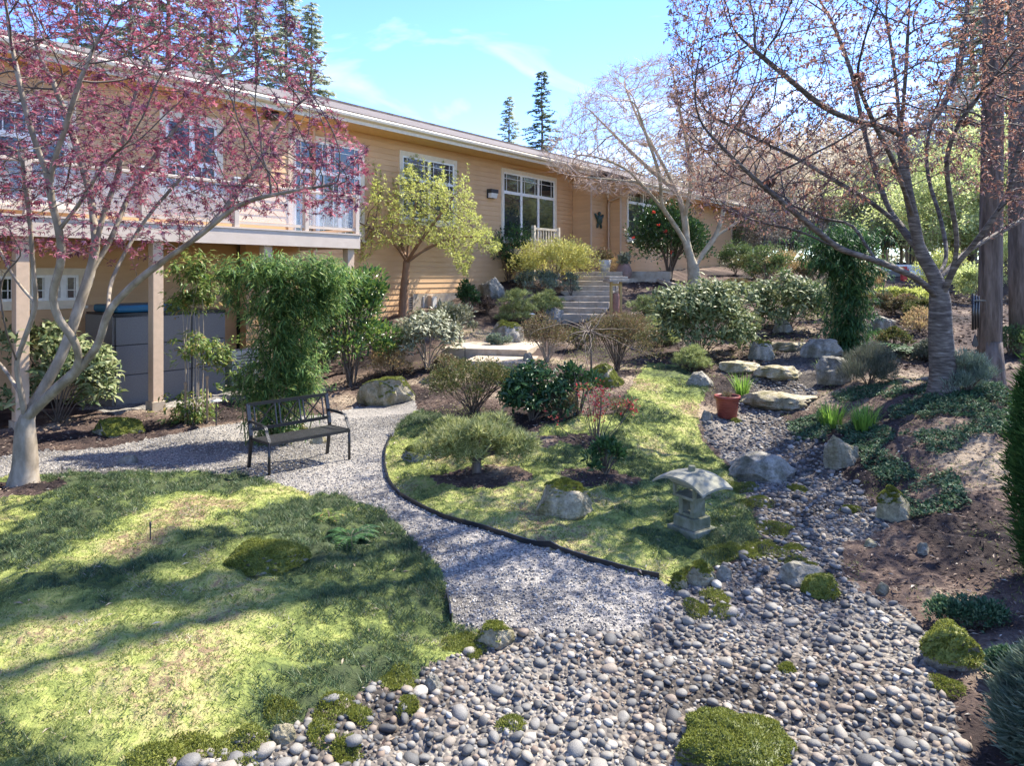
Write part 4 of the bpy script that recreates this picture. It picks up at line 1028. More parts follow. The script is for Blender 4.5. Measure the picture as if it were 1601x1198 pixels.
def pine(name, label, px, py, w, h, n, mat="needle_pine", nl=.07, trunk=False, low=.1, clumps=34, depth=.9, csize=.26, cat="pine"):
    b = G(px, py); s = b[1] / FPX; rx = w / 2 * s; H = h * s
    e = empty(name, tuple(b), 0, label, cat)
    c = rdir(clumps * 4); c = c[c[:, 2] > -.1][:clumps]; cr = min(rx, H) * csize; rad = rng.uniform(.5, 1.05, len(c))
    C = np.column_stack([c[:, 0] * rad * (rx - cr * .7), c[:, 1] * rad * depth * (rx - cr * .7), H * low + (H * (1 - low) - cr) * np.clip(c[:, 2] * rad + .1, 0, 1)])
    st = MB()
    for q in C[:26]:
        if trunk:
            mid = np.array((q[0] * .35, q[1] * .35, H * .30 + rng.normal() * .02)); r = resample([(0, 0, -.03), (rng.normal() * .02, rng.normal() * .02, H * .15), mid, q], .06)
        else: r = resample([(0, 0, -.03), q * (.5, .5, .3), q], .08)
        st.tube(r, np.linspace(.022 if trunk else .012, .005, len(r)), 5, cap=False)
    if trunk: st.tube([(0, 0, -.05), (.01, 0, H * .1), (0, .01, H * .24)], [.07, .055, .045], 7)
    st.build("trunk", MA["bark_conifer" if trunk else "stem"], e, True)
    k = rng.integers(0, len(C), n); o = rdir(n); o[:, 2] = o[:, 2] * .7 + .35; o = nrm(o)
    tp = C[k] + o * (cr * rng.uniform(.5, 1.05, n)[:, None]) * (1, 1, .7); tp[:, 2] = np.maximum(tp[:, 2], .03)
    m = 9; P = np.repeat(tp, m, 0); ax = np.repeat(nrm(o + (0, 0, .8)), m, 0); D = nrm(ax * .8 + rdir(len(P)) * .75)
    lf = MB(); l = nl * rng.uniform(.7, 1.2, len(P)); add_leaves(lf, P, D, rdir(len(P)), l, max(.007, nl * .1), NEEDLE)
    lf.build("needles", MA[mat], e); return e
def bamboo(name, label, px, py, lobes, nleaf, mat, L, nculm=26, d_off=0, cat="bamboo", spread=.2, ratio=.13, droop=.7, culm="culm"):
    b = G(px, py); b = on(b[0] * (1 + d_off / b[1]), b[1] + d_off); d = b[1]
    e = empty(name, tuple(b), 0, label, cat); st, lf = MB(), MB(); T = []
    wts = np.array([l[4] for l in lobes], float); wts /= wts.sum(); pk = []
    for i, (x, y, rw, rh, wt) in enumerate(lobes):
        c = at(x, y, d) - b; m = int(nleaf * wts[i] / 7); o = rng.normal(size=(m, 3)) * .52
        pk.append(c + o * (rw * d / FPX, min(rw, 60) * d / FPX * .9, rh * d / FPX))
    tips = np.concatenate(pk)
    for i in range(nculm):
        a = np.array((rng.normal() * spread, rng.normal() * spread * .8, -.05)); t = tips[rng.integers(len(tips))]
        mid = np.array((a[0] * 1.1 + t[0] * .15, a[1] * 1.1 + t[1] * .15, max(t[2] * .6, .2))); r = resample([a, mid, t], .15); st.tube(r, np.linspace(.011, .004, len(r)), 5, cap=False)
    tips[:, 2] = np.maximum(tips[:, 2], .05)
    m = 7; P = np.repeat(tips, m, 0) + rng.normal(size=(len(tips) * m, 3)) * .035; ax = np.repeat(nrm(rdir(len(tips)) * (1, 1, .3) + nrm(tips * (1, 1, 0) + 1e-6) * .4), m, 0)
    D = nrm(ax + rdir(len(P)) * .55 + (0, 0, -droop)); N = nrm((0, 0, 1.0) + rdir(len(P)) * .5)
    l = L * rng.uniform(.6, 1.25, len(P)); add_leaves(lf, P, D, N, l, l * ratio, BLADE)
    st.build("culms", MA[culm], e, True); lf.build("foliage", MA[mat], e); return e
def grass_clump(name, label, px, py, h, n, mat="grass_bright", spread=.12, cat="grass", w=.008, lean=.5):
    b = G(px, py); H = h * b[1] / FPX; e = empty(name, tuple(b), 0, label, cat); m = MB()
    for i in range(n):
        a = rng.uniform(0, 6.283); r = spread * rng.random() ** .5; p0 = np.array((math.cos(a) * r, math.sin(a) * r, -.01)); a2 = a + rng.normal() * .6
        l = H * rng.uniform(.7, 1.25); t = np.linspace(0, 1, 5); le = lean * rng.uniform(.3, 1.3)
        q = p0 + np.outer(t * l * le * .6 + t ** 2 * l * le * .4, (math.cos(a2), math.sin(a2), 0)) + np.outer(l * (t - .35 * le * t ** 2.2), (0, 0, 1.0))
        s = np.array((-math.sin(a2), math.cos(a2), 0)); ww = w * (1 - t) ** .7 + .0006
        V = np.vstack([q - s * ww[:, None], q + s * ww[:, None]]); m.add(V, Q=[(i_, i_ + 1, i_ + 6, i_ + 5) for i_ in range(4)])
    m.build("blades", MA[mat], e); return e
def fern(name, label, px, py, L, n, mat="leaf_bamboo_dark", group=None, flatf=.5):
    b = G(px, py); l0 = L * b[1] / FPX; e = empty(name, tuple(b), 0, label, "fern", group); m = MB(); st = MB()
    for i in range(n):
        a = i * 2.4 + rng.normal() * .3; l = l0 * rng.uniform(.7, 1.1); t = np.linspace(0, 1, 16); le = rng.uniform(.7, 1.0)
        hd = np.array((math.cos(a), math.sin(a), 0)); q = np.outer(t * l * le, hd) + np.outer(l * (flatf * 1.5 * t - flatf * 1.5 * t ** 2.1), (0, 0, 1.0))
        st.tube(q[::3], .004, 3, cap=False); sd_ = np.array((-math.sin(a), math.cos(a), 0)); wd = l * .2 * np.sin(np.pi * np.clip(t * .9 + .1, 0, 1)) + .01
        for s in (-1, 1): add_leaves(m, q[1:], nrm(np.tile(sd_ * s, (15, 1)) + hd * .35), np.tile((0, 0, 1.0), (15, 1)) + rdir(15) * .2, wd[1:], l * .055, BLADE)
    st.build("stalks", MA["stem"], e); m.build("fronds", MA[mat], e); return e

# near the house and bench
bamboo("bamboo_clump", "dense leafy bamboo clump growing right behind the black bench", 430, 700,
       [(425, 425, 46, 26, 1.2), (498, 430, 44, 30, 1.1), (360, 428, 20, 16, .22), (362, 462, 14, 18, .12), (440, 475, 52, 38, 1.8), (502, 470, 30, 30, .7), (442, 535, 42, 42, 1.5), (465, 590, 34, 40, 1.0), (412, 600, 34, 44, .9), (372, 600, 18, 22, .18), (430, 660, 34, 30, .8)],
       25000, "leaf_bamboo", .14, 40, .35, spread=.17, droop=.4, ratio=.12)
bamboo("nandina", "slender upright green nandina tied to a stake near the deck post", 305, 662,
       [(300, 420, 34, 22, 1.1), (318, 455, 30, 24, 1), (290, 470, 26, 16, .5), (310, 545, 36, 26, .8), (345, 560, 22, 22, .4), (300, 640, 32, 26, 1.0), (275, 480, 18, 10, .2)],
       3800, "leaf_nandina", .12, 12, 0, "shrub", .08, .26, .45, "stem_pale")
shrub("rhododendron", "large-leaved rhododendron under the deck behind the red maple", "shrub", 90, 672, 170, 150, BLADE, .17, 1500, "leaf_rhody", .28, clumps=22, dd=.6, whorl=1)
shrub("camellia_shrub", "glossy green shrub between the bamboo and the mossy boulder", "shrub", 548, 615, 150, 185, OVAL, .10, 4200, "leaf_laurel", .5, clumps=34, csize=.30, low=.2, nstem=12, srad=.02, dd=.8)
shrub("dark_shrub", "low dark shrub behind the bamboo at the wall foot", "shrub", 500, 610, 70, 70, OVAL, .07, 1200, "leaf_dark", .5, dd=1.8)
shrub("rhododendron", "pale silvery-leaved rhododendron below the lime tree", "shrub", 668, 575, 120, 92, BLADE, .13, 1500, "leaf_pale", .32, "stem_pale", clumps=26, csize=.26, low=.3, whorl=1, srad=.014)
shrub("rhododendron", "smaller pale rhododendron at the foot of the clapboard wall", "shrub", 712, 520, 80, 48, BLADE, .13, 800, "leaf_pale", .32, "stem_pale", clumps=18)
shrub("brown_shrub", "low twiggy brown shrub left of the silvery rhododendron", "shrub", 612, 590, 80, 50, KITE, .06, 1400, "leaf_orange", .4, clumps=20).__setitem__("label", "low twiggy brown shrub between glossy shrub and silvery rhododendron")
shrub("pieris_shrub", "upright dark green shrub against the concrete foundation", "shrub", 731, 493, 36, 54, OVAL, .11, 500, "leaf_dark", .45, clumps=14)
shrub("barberry_shrub", "small rust-red shrub in the bark beside the pine mounds", "shrub", 762, 490, 32, 28, KITE, .06, 600, "chip", .5, clumps=12)
# island bed
shrub("azalea", "wide airy azalea with open dark stems at the path bend", "shrub", 740, 648, 195, 80, KITE, .035, 6500, "leaf_azalea", .5, clumps=60, csize=.24, low=.42, nstem=34, top=.2, depth=.6, srad=.008)
pine("dwarf_pine", "dwarf pine with short dark trunk in a bark circle", 745, 742, 180, 102, 2300, "needle_dwarf", .105, True, .30, 26, .7, .27)
shrub("rhododendron", "dark glossy rhododendron behind the dwarf pine", "shrub", 832, 655, 105, 82, OVAL, .11, 1150, "leaf_dark", .4, clumps=26, csize=.28, low=.15, whorl=1, srad=.012)
shrub("olive_shrub", "small olive shrub between dark rhododendron and red-tipped nandina", "shrub", 877, 655, 62, 48, KITE, .035, 1500, "leaf_azalea_brown", .5, clumps=22)
def nandina_red():
    b = G(932, 695); s = b[1] / FPX; e = empty("nandina", tuple(b), 0, "sparse nandina with bright red leaf tips on the mossy island", "shrub"); st, lg, lr = MB(), MB(), MB()
    for i in range(13):
        t = np.array((rng.normal() * 26 * s, rng.normal() * 20 * s, rng.uniform(45, 95) * s)); r = resample([(rng.normal() * .02, rng.normal() * .02, -.02), t * (.55, .55, .5), t], .06); st.tube(r, np.linspace(.008, .004, len(r)), 4)
        for mb_, m in ((lg, 9), (lr, 10 if i % 2 else 3)):
            P = t + rng.normal(size=(m, 3)) * (.07, .07, .06); add_leaves(mb_, P, rdir(m) + (0, 0, .2), (0, 0, 1.0) + rdir(m) * .6, .07 * rng.uniform(.7, 1.2, m), .028, KITE)
    for (px, py, m) in ((935, 632, 60), (940, 612, 50), (985, 635, 30), (935, 650, 40), (865, 655, 14)):
        c = at(px, py, b[1]) - b; st.tube(resample([(0, 0, 0), c * (.6, .6, .4), c], .07), .005, 4); P = c + rng.normal(size=(m, 3)) * (.05, .06, .05); add_leaves(lr, P, rdir(m), rdir(m), .05, .02, KITE)
    st.build("stems", MA["stem"], e); lg.build("foliage", MA["leaf_nandina"], e); lr.build("red_leaves", MA["leaf_redtip"], e)
nandina_red()
shrub("rhododendron", "upright dark-leaved rhododendron beside the red-tipped nandina", "shrub", 905, 650, 80, 75, OVAL, .10, 260, "leaf_dark", .42, clumps=14, csize=.22, low=.45, top=.2, nstem=12)
shrub("rhododendron", "small young rhododendron alone in the bark below the nandina", "shrub", 947, 745, 58, 52, OVAL, .085, 330, "leaf_dark", .36, clumps=14, csize=.3, low=.2)
shrub("red_shrub", "low reddish shrublet at the upper edge of the moss", "shrub", 972, 652, 50, 26, KITE, .03, 800, "leaf_azalea_brown", .5, clumps=14)
# by the steps
pine("mugo_pine", "round mugo pine mound left of the steps, the darker one", 808, 506, 70, 58, 1250, "needle_pine", .11).__setitem__("label", "taller round mugo pine mound beside the small rust-red shrub")
pine("mugo_pine", "lower wide mugo pine mound touching the concrete steps", 852, 490, 68, 40, 1000, "needle_pine", .11)
shrub("dark_evergreen", "clipped dark evergreen shrub under the entry window", "shrub", 795, 440, 86, 96, OVAL, .10, 2600, "leaf_dark", .5, clumps=40, csize=.34)
shrub("yellow_spirea", "bright yellow-green spreading shrub above the steps", "shrub", 862, 452, 150, 76, KITE, .08, 5200, "leaf_yellow", .5, clumps=54, csize=.28, low=.3, depth=.7)
shrub("grey_shrub", "grey-green low shrub under the yellow spreading shrub", "shrub", 838, 456, 84, 34, BLADE, .10, 1500, "leaf_greygreen", .22, clumps=24)
shrub("grey_shrub", "small grey-green plant at the edge of the upper steps", "shrub", 893, 462, 26, 36, BLADE, .14, 300, "leaf_greygreen", .18, clumps=8)
shrub("twiggy_shrub", "tan twiggy shrub on the terrace left of the round pot", "shrub", 942, 431, 56, 36, KITE, .06, 1300, "leaf_orange", .4, clumps=20)
shrub("azalea", "olive azalea with pale stems in front of the steps", "shrub", 855, 568, 88, 66, KITE, .05, 2600, "leaf_azalea_brown", .45, "stem_pale", clumps=34, low=.4, nstem=22, srad=.01)
shrub("azalea", "broad brownish azalea beneath the hanging bell stand", "shrub", 965, 580, 128, 88, KITE, .05, 4200, "leaf_azalea_brown", .45, clumps=48, low=.25, nstem=26, depth=.7)
def contorted():
    b = G(924, 600); s = b[1] / FPX; e = empty("contorted_tree", tuple(b), 0, "small contorted weeping tree with bare dark twigs", "tree"); m, tw = MB(), MB()
    top = at(922, 520, b[1]) - b; m.tube(resample([(0, 0, -.04), top * (.6, .6, .5) + (.02, 0, 0), top], .08), .022, 6)
    for i in range(26):
        p = top.copy(); a = rng.uniform(0, 6.28); v = np.array((math.cos(a) * .09, math.sin(a) * .09, .05)); pts = [p]
        for k in range(9): v = v * .92 + rng.normal(size=3) * .03 + (0, 0, -.016); p = p + v; pts.append(p)
        tw.tube(pts, np.linspace(.012, .003, 10), 4, cap=False)
    m.build("trunk", MA["stem"], e, True); tw.build("twigs", MA["bark_maple_dark"], e, True)
contorted()
shrub("rhododendron", "largest rounded rhododendron in the middle of the slope", "shrub", 1098, 556, 172, 116, BLADE, .15, 3600, "leaf_rhody", .3, clumps=70, csize=.22, low=.08, depth=.8, whorl=1)
pine("mugo_pine", "soft mugo pine at the foot of the largest rhododendron, up-slope", 1012, 498, 72, 38, 900, "needle_pine", .12).__setitem__("label", "wide soft mugo pine right beside the hanging bell stand")
pine("mugo_pine", "soft pale mugo pine between brown azalea and largest rhododendron", 1030, 540, 76, 50, 1200, "needle_pine", .11)
pine("mugo_pine", "smallest mugo pine, a neat ball beside the largest rhododendron", 1082, 577, 60, 46, 900, "needle_pine", .085)
shrub("rhododendron", "spreading rhododendron above the boulder steps", "shrub", 1232, 516, 132, 86, BLADE, .16, 2200, "leaf_rhody", .3, clumps=46, csize=.24, low=.12, whorl=1)
shrub("camellia", "round glossy camellia with red blooms against the house", "shrub", 1046, 437, 140, 116, OVAL, .13, 4600, "leaf_camellia", .5, clumps=60, csize=.25, low=.22, depth=.8, srad=.03, dd=.5)
def blooms():
    cam_ = [o for o in bpy.data.objects if o.name.startswith("camellia") and o.type == 'EMPTY' and "red blooms" in o.get("label", "")][0]
    m = MB(); b = np.array(cam_.location); d = b[1] - 1.6
    for (px, py) in [(1022, 332), (1041, 336), (1041, 362), (990, 372), (1050, 394), (1030, 352)]:
        m = MB(); c = at(px, py, d + rng.uniform(0, .3)) - b; k = 7; add_leaves(m, np.tile(c, (k, 1)), rdir(k) + (0, -.4, .3), rdir(k), .09, .08, OVAL); m.build("bloom", MA["petal_red"], cam_)
blooms()
bamboo("bamboo_clump", "dark weeping bamboo column standing by the boulder steps", 1322, 548, [(1318, 375, 52, 22, 1.3), (1300, 405, 38, 26, .8), (1330, 420, 42, 34, 1.2), (1325, 470, 36, 36, 1.1), (1325, 515, 32, 32, .9), (1322, 540, 26, 18, .4)],
       12500, "leaf_bamboo_dark", .17, 26, 0, spread=.2, droop=.9)
shrub("heather", "grey-green heather mound against the leaning boulder", "shrub", 1358, 602, 98, 58, NEEDLE, .10, 7000, "leaf_heather", .07, clumps=34, csize=.3, up=1.2)
fern("sword_fern", "sword fern with arching fronds left of the cherry trunk", 1425, 556, 72, 16)
fern("small_fern", "small dark fern under the cherry beside the heather", 1395, 600, 34, 10)
shrub("grey_shrub", "soft grey-green shrub at the foot of the thick conifer", "shrub", 1512, 612, 80, 62, NEEDLE, .09, 4200, "leaf_greygreen", .1, clumps=26, up=1.0)
for (px, py, w_, h_, mt, lb) in [(1180, 436, 70, 40, "leaf_azalea", "yellow-olive shrub behind the bare maple"), (1225, 440, 90, 46, "leaf_orange", "orange-tinged twiggy shrub before the iron fence"), (1275, 442, 80, 36, "leaf_azalea_brown", "reddish-olive shrub before the iron fence beside the weeping bamboo"),
                             (1150, 430, 60, 50, "leaf_wood_green", "dark green shrub behind the pale maple stems"), (1405, 474, 110, 26, "leaf_lime", "lime-leaved low shrub below the white gate wall"), (1390, 492, 90, 34, "leaf_azalea_brown", "brown twiggy shrub under the lime-leaved low one"),
                             (1520, 475, 70, 60, "leaf_wood_lime", "lime shrub beside the conifer trunks"), (1470, 462, 90, 70, "leaf_lime", "tall lime shrub behind the cherry trunk"), (1585, 468, 90, 110, "leaf_wood_lime", "tallest lime shrub past the side path"), (1640, 470, 90, 90, "leaf_wood_lime", "lime shrub beyond the garden's edge past the side path"), (1345, 455, 80, 44, "leaf_orange", "orange-tan shrub behind the weeping bamboo"), (1300, 470, 70, 36, "leaf_pale", "pale shrub between spreading rhododendron and weeping bamboo"), (1440, 500, 70, 30, "leaf_azalea", "low olive shrub on the slope behind the cherry trunk"), (1150, 470, 70, 34, "leaf_azalea_brown", "brown-olive shrub between the largest rhododendron and bare maple"), (1200, 402, 90, 60, "leaf_wood_green", "dark evergreen shrub along the fence behind the bare maple")]:
    shrub("border_shrub", lb, "shrub", px, py, w_, h_, KITE, .085, 2000, mt, .5, clumps=26, depth=.7)
shrub("vinca_patch", "low glossy periwinkle clump above the mossy stone", "plant", 1510, 978, 118, 46, KITE, .028, 1800, "leaf_vinca", .6, clumps=40, csize=.4, depth=.6)
shrub("vinca_patch", "periwinkle sprawling beside the mossy stone and grey-green conifer", "plant", 1570, 1060, 60, 50, KITE, .028, 900, "leaf_vinca", .6, clumps=20, csize=.4, depth=.6).__setitem__("label", "small periwinkle clump between the mossy stone and silvery juniper")
fern("lawn_fern", "fern clump growing at the lawn corner beside the path", 548, 842, 58, 14, "leaf_bamboo_dark", flatf=.4)
fern("lawn_fern", "lighter fern fronds sprouting from the lawn near the path corner", 515, 812, 40, 8, "leaf_nandina", flatf=.5)
grass_clump("ornamental_grass", "bright green grass tuft behind the terracotta pot", 1160, 622, 38, 110, spread=.10)
grass_clump("ornamental_grass", "bright green grass clump on the mound beside the creek, the fuller one", 1300, 668, 40, 170, spread=.14).__setitem__("label", "fuller bright grass clump beside the dry creek, next to the periwinkle")
grass_clump("ornamental_grass", "lighter lime grass clump next to the upright creek boulder", 1352, 672, 42, 150, spread=.12)
grass_clump("sedge_tuft", "small dark sedge tuft between the boulder steps", 1288, 588, 30, 60, "leaf_bamboo", .08)
# right edge
def thuja(label, px, py, h, w, mat, name="thuja"):
    b = G(px, py); s = b[1] / FPX; H = h * s; Wd = w * s; e = empty(name, tuple(b), 0, label, "conifer"); lf, st = MB(), MB()
    st.tube([(0, 0, -.1), (0, 0, H * .9)], [.05, .01], 6); n = 5200; z = H * rng.random(n) ** 1.1; a = rng.uniform(0, 6.283, n); r = Wd / 2 * (np.sin(np.clip(z / H, .02, 1) * 2.6 + .45)) ** .7 * rng.uniform(.55, 1.05, n)
    r = np.nan_to_num(r, nan=.02); P = np.column_stack([np.cos(a) * r, np.sin(a) * r, z]); o = np.column_stack([np.cos(a), np.sin(a), np.full(n, .9)])
    D = nrm(o + rdir(n) * .5); l = .09 * rng.uniform(.6, 1.3, n)
    for k in range(3): add_leaves(lf, P + rng.normal(size=P.shape) * .02, nrm(D + rdir(n) * .5), np.column_stack([-np.sin(a), np.cos(a), np.zeros(n)]), l, .012, KITE)
    st.build("trunk", MA["bark_brown"], e); lf.build("foliage", MA[mat], e)
thuja("dense green arborvitae at the right edge of the bark bed", 1655, 905, 395, 120, "leaf_thuja")
thuja("silvery grey-green juniper at the lower right corner beside the periwinkle", 1648, 1190, 170, 130, "leaf_greygreen", "juniper")

# ------------------------------------------------------------------ rocks
def rock(name, label, px, py, w, h, seed, mat="rock", moss=0.0, depth=.8, flat_top=0, rz=0.0, tilt=0.0, sink=.12, cuts=11, mossmat="moss_rock"):
    r_ = np.random.default_rng(seed); b = G(px, py); s = b[1] / FPX; rx = w / 2 * s; H = h * s; ry = max(.05, rx * depth)
    bm = bmesh.new(); npt = int(r_.integers(24, 34)); D0 = nrm(r_.normal(size=(npt, 3))) * r_.uniform(.82, 1.05, (npt, 1))
    D0 = np.vstack([D0, [(1, .1, -.2), (-1, -.1, -.2), (.1, 1, -.2), (0, -1, -.2), (0, 0, -1)]])
    if flat_top: sl = r_.normal(size=2) * .12; D0[:, 2] = np.minimum(D0[:, 2], flat_top + D0[:, 0] * sl[0] + D0[:, 1] * sl[1] - .10 * D0[:, 1])
    for p in D0: bm.verts.new(p)
    bmesh.ops.convex_hull(bm, input=bm.verts[:]); bmesh.ops.delete(bm, geom=[v for v in bm.verts if not v.link_faces], context='VERTS')
    bmesh.ops.bevel(bm, geom=bm.edges[:], offset=.045, segments=2, affect='EDGES', profile=.6, clamp_overlap=True)
    bmesh.ops.triangulate(bm, faces=bm.faces[:])
    for _ in range(3): bmesh.ops.subdivide_edges(bm, edges=[g for g in bm.edges if g.calc_length() > .10], cuts=1); bmesh.ops.triangulate(bm, faces=bm.faces[:])
    bm.verts.ensure_lookup_table(); bm.normal_update(); V = np.array([v.co for v in bm.verts]); NV = np.array([v.normal for v in bm.verts]); bm.verts.index_update(); T = np.array([[v.index for v in f.verts] for f in bm.faces]); bm.free()
    n3 = fbm(V[:, 0] * 2.2 + seed, V[:, 1] * 2.2 + V[:, 2] * 1.7, 3, seed) - .5; n4 = fbm(V[:, 0] * 6 + seed, V[:, 1] * 6 + V[:, 2] * 9, 3, seed + 9) - .5
    Q = V + NV * (.22 * n3 + .12 * n4)[:, None]
    Q[:, 0] /= np.abs(Q[:, 0]).max(); Q[:, 1] /= np.abs(Q[:, 1]).max(); z0, z1 = Q[:, 2].min(), Q[:, 2].max()
    Q[:, 2] = (Q[:, 2] - z0) / (z1 - z0) * 1.8 - .8
    Q = Q * (rx, ry, H / 1.0); ct, st_ = math.cos(tilt), math.sin(tilt); Q[:, [0, 2]] = np.column_stack([Q[:, 0] * ct - Q[:, 2] * st_, Q[:, 0] * st_ + Q[:, 2] * ct])
    m = MB(); m.add(Q, T=T); me = m.mesh(name); me.shade_smooth(); me.set_sharp_from_angle(angle=math.radians(38))
    b = b + np.array((0, ry * .55, 0)); b[2] = zf(b[0], b[1])
    e = link(name, me, None, MA[mat]); e.location = b; e.rotation_euler = (0, 0, rz); tagit(e, label, "rock")
    if moss:
        tri = Q[T]; nn = nrm(np.cross(tri[:, 1] - tri[:, 0], tri[:, 2] - tri[:, 0])); cen = tri.mean(1)
        pat = fbm(cen[:, 0] * 5 / max(.2, rx) * .3 + seed, cen[:, 1] * 5 / max(.2, rx) * .3 + cen[:, 2] * 3, 3, seed + 3)
        sel = (nn[:, 2] + (pat - .5) * 1.4 > 1.0 - moss) & (cen[:, 2] > 0)
        if sel.any():
            NVq = np.zeros_like(Q); fn = np.cross(tri[:, 1] - tri[:, 0], tri[:, 2] - tri[:, 0])
            for q_ in range(3): np.add.at(NVq, T[:, q_], fn)
            lump = .004 + .045 * min(1, rx * 4) * np.clip(fbm(Q[:, 0] * 14 + seed, Q[:, 1] * 14 + Q[:, 2] * 9, 3, seed + 5) - .38, 0, 1); Qm = Q + nrm(NVq) * lump[:, None]; tri = Qm[T]
            used, inv_ = np.unique(T[sel].ravel(), return_inverse=True); mm = MB(); mm.add(Qm[used], T=inv_.reshape(-1, 3))
            area = rx * ry * 4; n = int(min(11000, 22000 * area + 600)); ar = np.linalg.norm(np.cross(tri[sel][:, 1] - tri[sel][:, 0], tri[sel][:, 2] - tri[sel][:, 0]), axis=1); k = r_.choice(sel.sum(), n, p=ar / ar.sum()); bc = r_.dirichlet((1, 1, 1), n); P = (tri[sel][k] * bc[:, :, None]).sum(1)
            add_leaves(mm, P, nrm(nn[sel][k] + rdir(n) * .9), rdir(n), r_.uniform(.008, .020, n), .007, KITE); mm.build("moss", MA[mossmat], e, True)
    return e
RK = [
 ("mossy_boulder", "pale boulder with mossy top at the path bend", 600, 632, 92, 40, 1, "rock_warm", .42, .7, .55), ("mossy_boulder", "moss-capped boulder on the island behind the stone lantern", 884, 806, 96, 44, 42, "rock_warm", .30, .75, 0),
 ("mossy_boulder", "boulder covered in bright moss beside the brown azalea", 947, 604, 62, 34, 3, "rock_warm", .85, .8, 0), ("boulder", "long grey slab boulder at the creek edge above the lantern", 1200, 754, 98, 56, 24, "rock", 0, .9, .7),
 ("boulder", "upright wedge boulder at the creek below the grass clumps", 1322, 728, 62, 56, 5, "rock_warm", 0, .7, 0), ("boulder", "squat upright boulder at the edge of the bark bed", 1402, 814, 58, 60, 6, "rock_warm", .12, .7, 0),
 ("boulder", "grey flat-faced boulder behind the moss cushion", 1262, 912, 84, 40, 7, "rock", 0, .8, .6), ("mossy_boulder", "small stone under a bright moss cushion in the creek", 1287, 934, 62, 42, 8, "rock", .95, .8, 0),
 ("stepping_boulder", "widest flat boulder step, the lowest, above the terracotta pot", 1228, 640, 106, 34, 9, "rock_warm", .02, .6, .45), ("stepping_boulder", "thick flat boulder step second above the pot", 1226, 594, 70, 26, 10, "rock_warm", 0, .7, .5),
 ("stepping_boulder", "low flat boulder left of the second boulder step", 1164, 584, 60, 20, 11, "rock_warm", 0, .7, .5), ("boulder", "upright split boulder beside the topmost boulder step", 1194, 562, 46, 32, 12, "rock", .05, .8, 0),
 ("stepping_boulder", "topmost flat boulder step below the spreading rhododendron", 1242, 548, 66, 20, 13, "rock_warm", 0, .7, .5), ("boulder", "grey sloping boulder left of the weeping bamboo foot", 1290, 560, 66, 34, 14, "rock", 0, .8, .7),
 ("boulder", "leaning grey boulder next to the heather mound", 1312, 600, 58, 44, 15, "rock", 0, .8, 0), ("boulder", "low triangular boulder at the top of the moss slope", 1096, 604, 46, 26, 16, "rock", 0, .8, 0),
 ("boulder", "small pointed boulder on the slope behind the fern", 1386, 518, 42, 24, 17, "rock", 0, .8, 0), ("mossy_boulder", "stone under thick yellow moss below the periwinkle", 1502, 1044, 96, 50, 18, "rock", .95, .8, 0),
 ("mossy_boulder", "big moss-covered rock at the near edge of the creek", 1165, 1215, 200, 46, 19, "rock", .85, .8, 0), ("boulder", "flat lichen stone where path meets pebbles", 776, 1008, 64, 30, 20, "rock_warm", .3, .8, .6),
 ("mossy_boulder", "low moss mound stone in the middle of the lawn", 408, 890, 130, 32, 21, "rock", 1.0, .8, .6), ("boulder", "rounded tan stone at creek head beside smaller ones", 1098, 916, 56, 36, 22, "rock_warm", .05, .8, 0),
 ("boulder", "cream stone with moss spot at the end of the edging", 1062, 926, 30, 22, 23, "rock_warm", .2, .8, 0), ("boulder", "grey stone between tan stone and moss cushion", 1132, 908, 30, 24, 4, "rock", 0, .8, 0),
 ("mossy_boulder", "flat green mossy stone by the bark near the deck post", 175, 680, 80, 22, 25, "rock", .8, .8, .6), ("boulder", "small dark stone at the path's lawn side", 198, 726, 30, 14, 26, "rock", 0, .8, 0),
 ("mossy_boulder", "grey stone half-hidden in moss left of the dwarf pine", 655, 722, 62, 22, 27, "rock", .45, .8, .6), ("mossy_boulder", "grey outcrop with moss streak beside the concrete walk", 792, 538, 62, 34, 28, "rock", .35, .8, 0),
 ("boulder", "pale rounded stone at the corner of the lower step", 826, 574, 22, 22, 29, "rock", 0, .8, 0), ("boulder", "pale craggy stone at the foot of the upper steps", 866, 506, 36, 22, 30, "rock", 0, .8, 0),
 ("boulder", "smooth oval stone under the bench", 496, 694, 27, 13, 31, "rock_warm", 0, .7, 0), ("boulder", "grey stone leaning behind the bench at the bamboo foot", 470, 688, 30, 24, 32, "rock_warm", .1, .7, 0),
 ("boulder", "dark rockery stone at the corner of the foundation", 768, 466, 46, 36, 33, "rock", 0, .8, 0), ("boulder", "small grey stone beside the terracotta pot", 1106, 662, 20, 16, 34, "rock", 0, .8, 0), ("boulder", "white-topped stone at the foot of the spreading rhododendron", 1228, 520, 34, 22, 35, "rock", 0, .8, 0),
 ("mossy_boulder", "low moss-topped stone under the dark glossy rhododendron", 790, 600, 40, 14, 36, "rock", .8, .8, 0), ("boulder", "loose pale cobble lying in the dark bark", 1447, 862, 22, 16, 37, "rock", 0, .8, 0), ("boulder", "white cobble at the creek edge below the dark bark", 1383, 925, 22, 16, 38, "rock_warm", 0, .8, 0),
 ("boulder", "tan river cobble on the bark beside the creek", 1363, 858, 20, 12, 39, "rock_warm", 0, .8, 0), ("boulder", "big egg-shaped cobble at the lawn's lower edge", 440, 1162, 44, 30, 40, "rock_warm", 0, .8, 0), ("boulder", "round grey cobble against the lawn edge near the flat lichen stone", 675, 1082, 34, 26, 41, "rock", 0, .8, 0)]
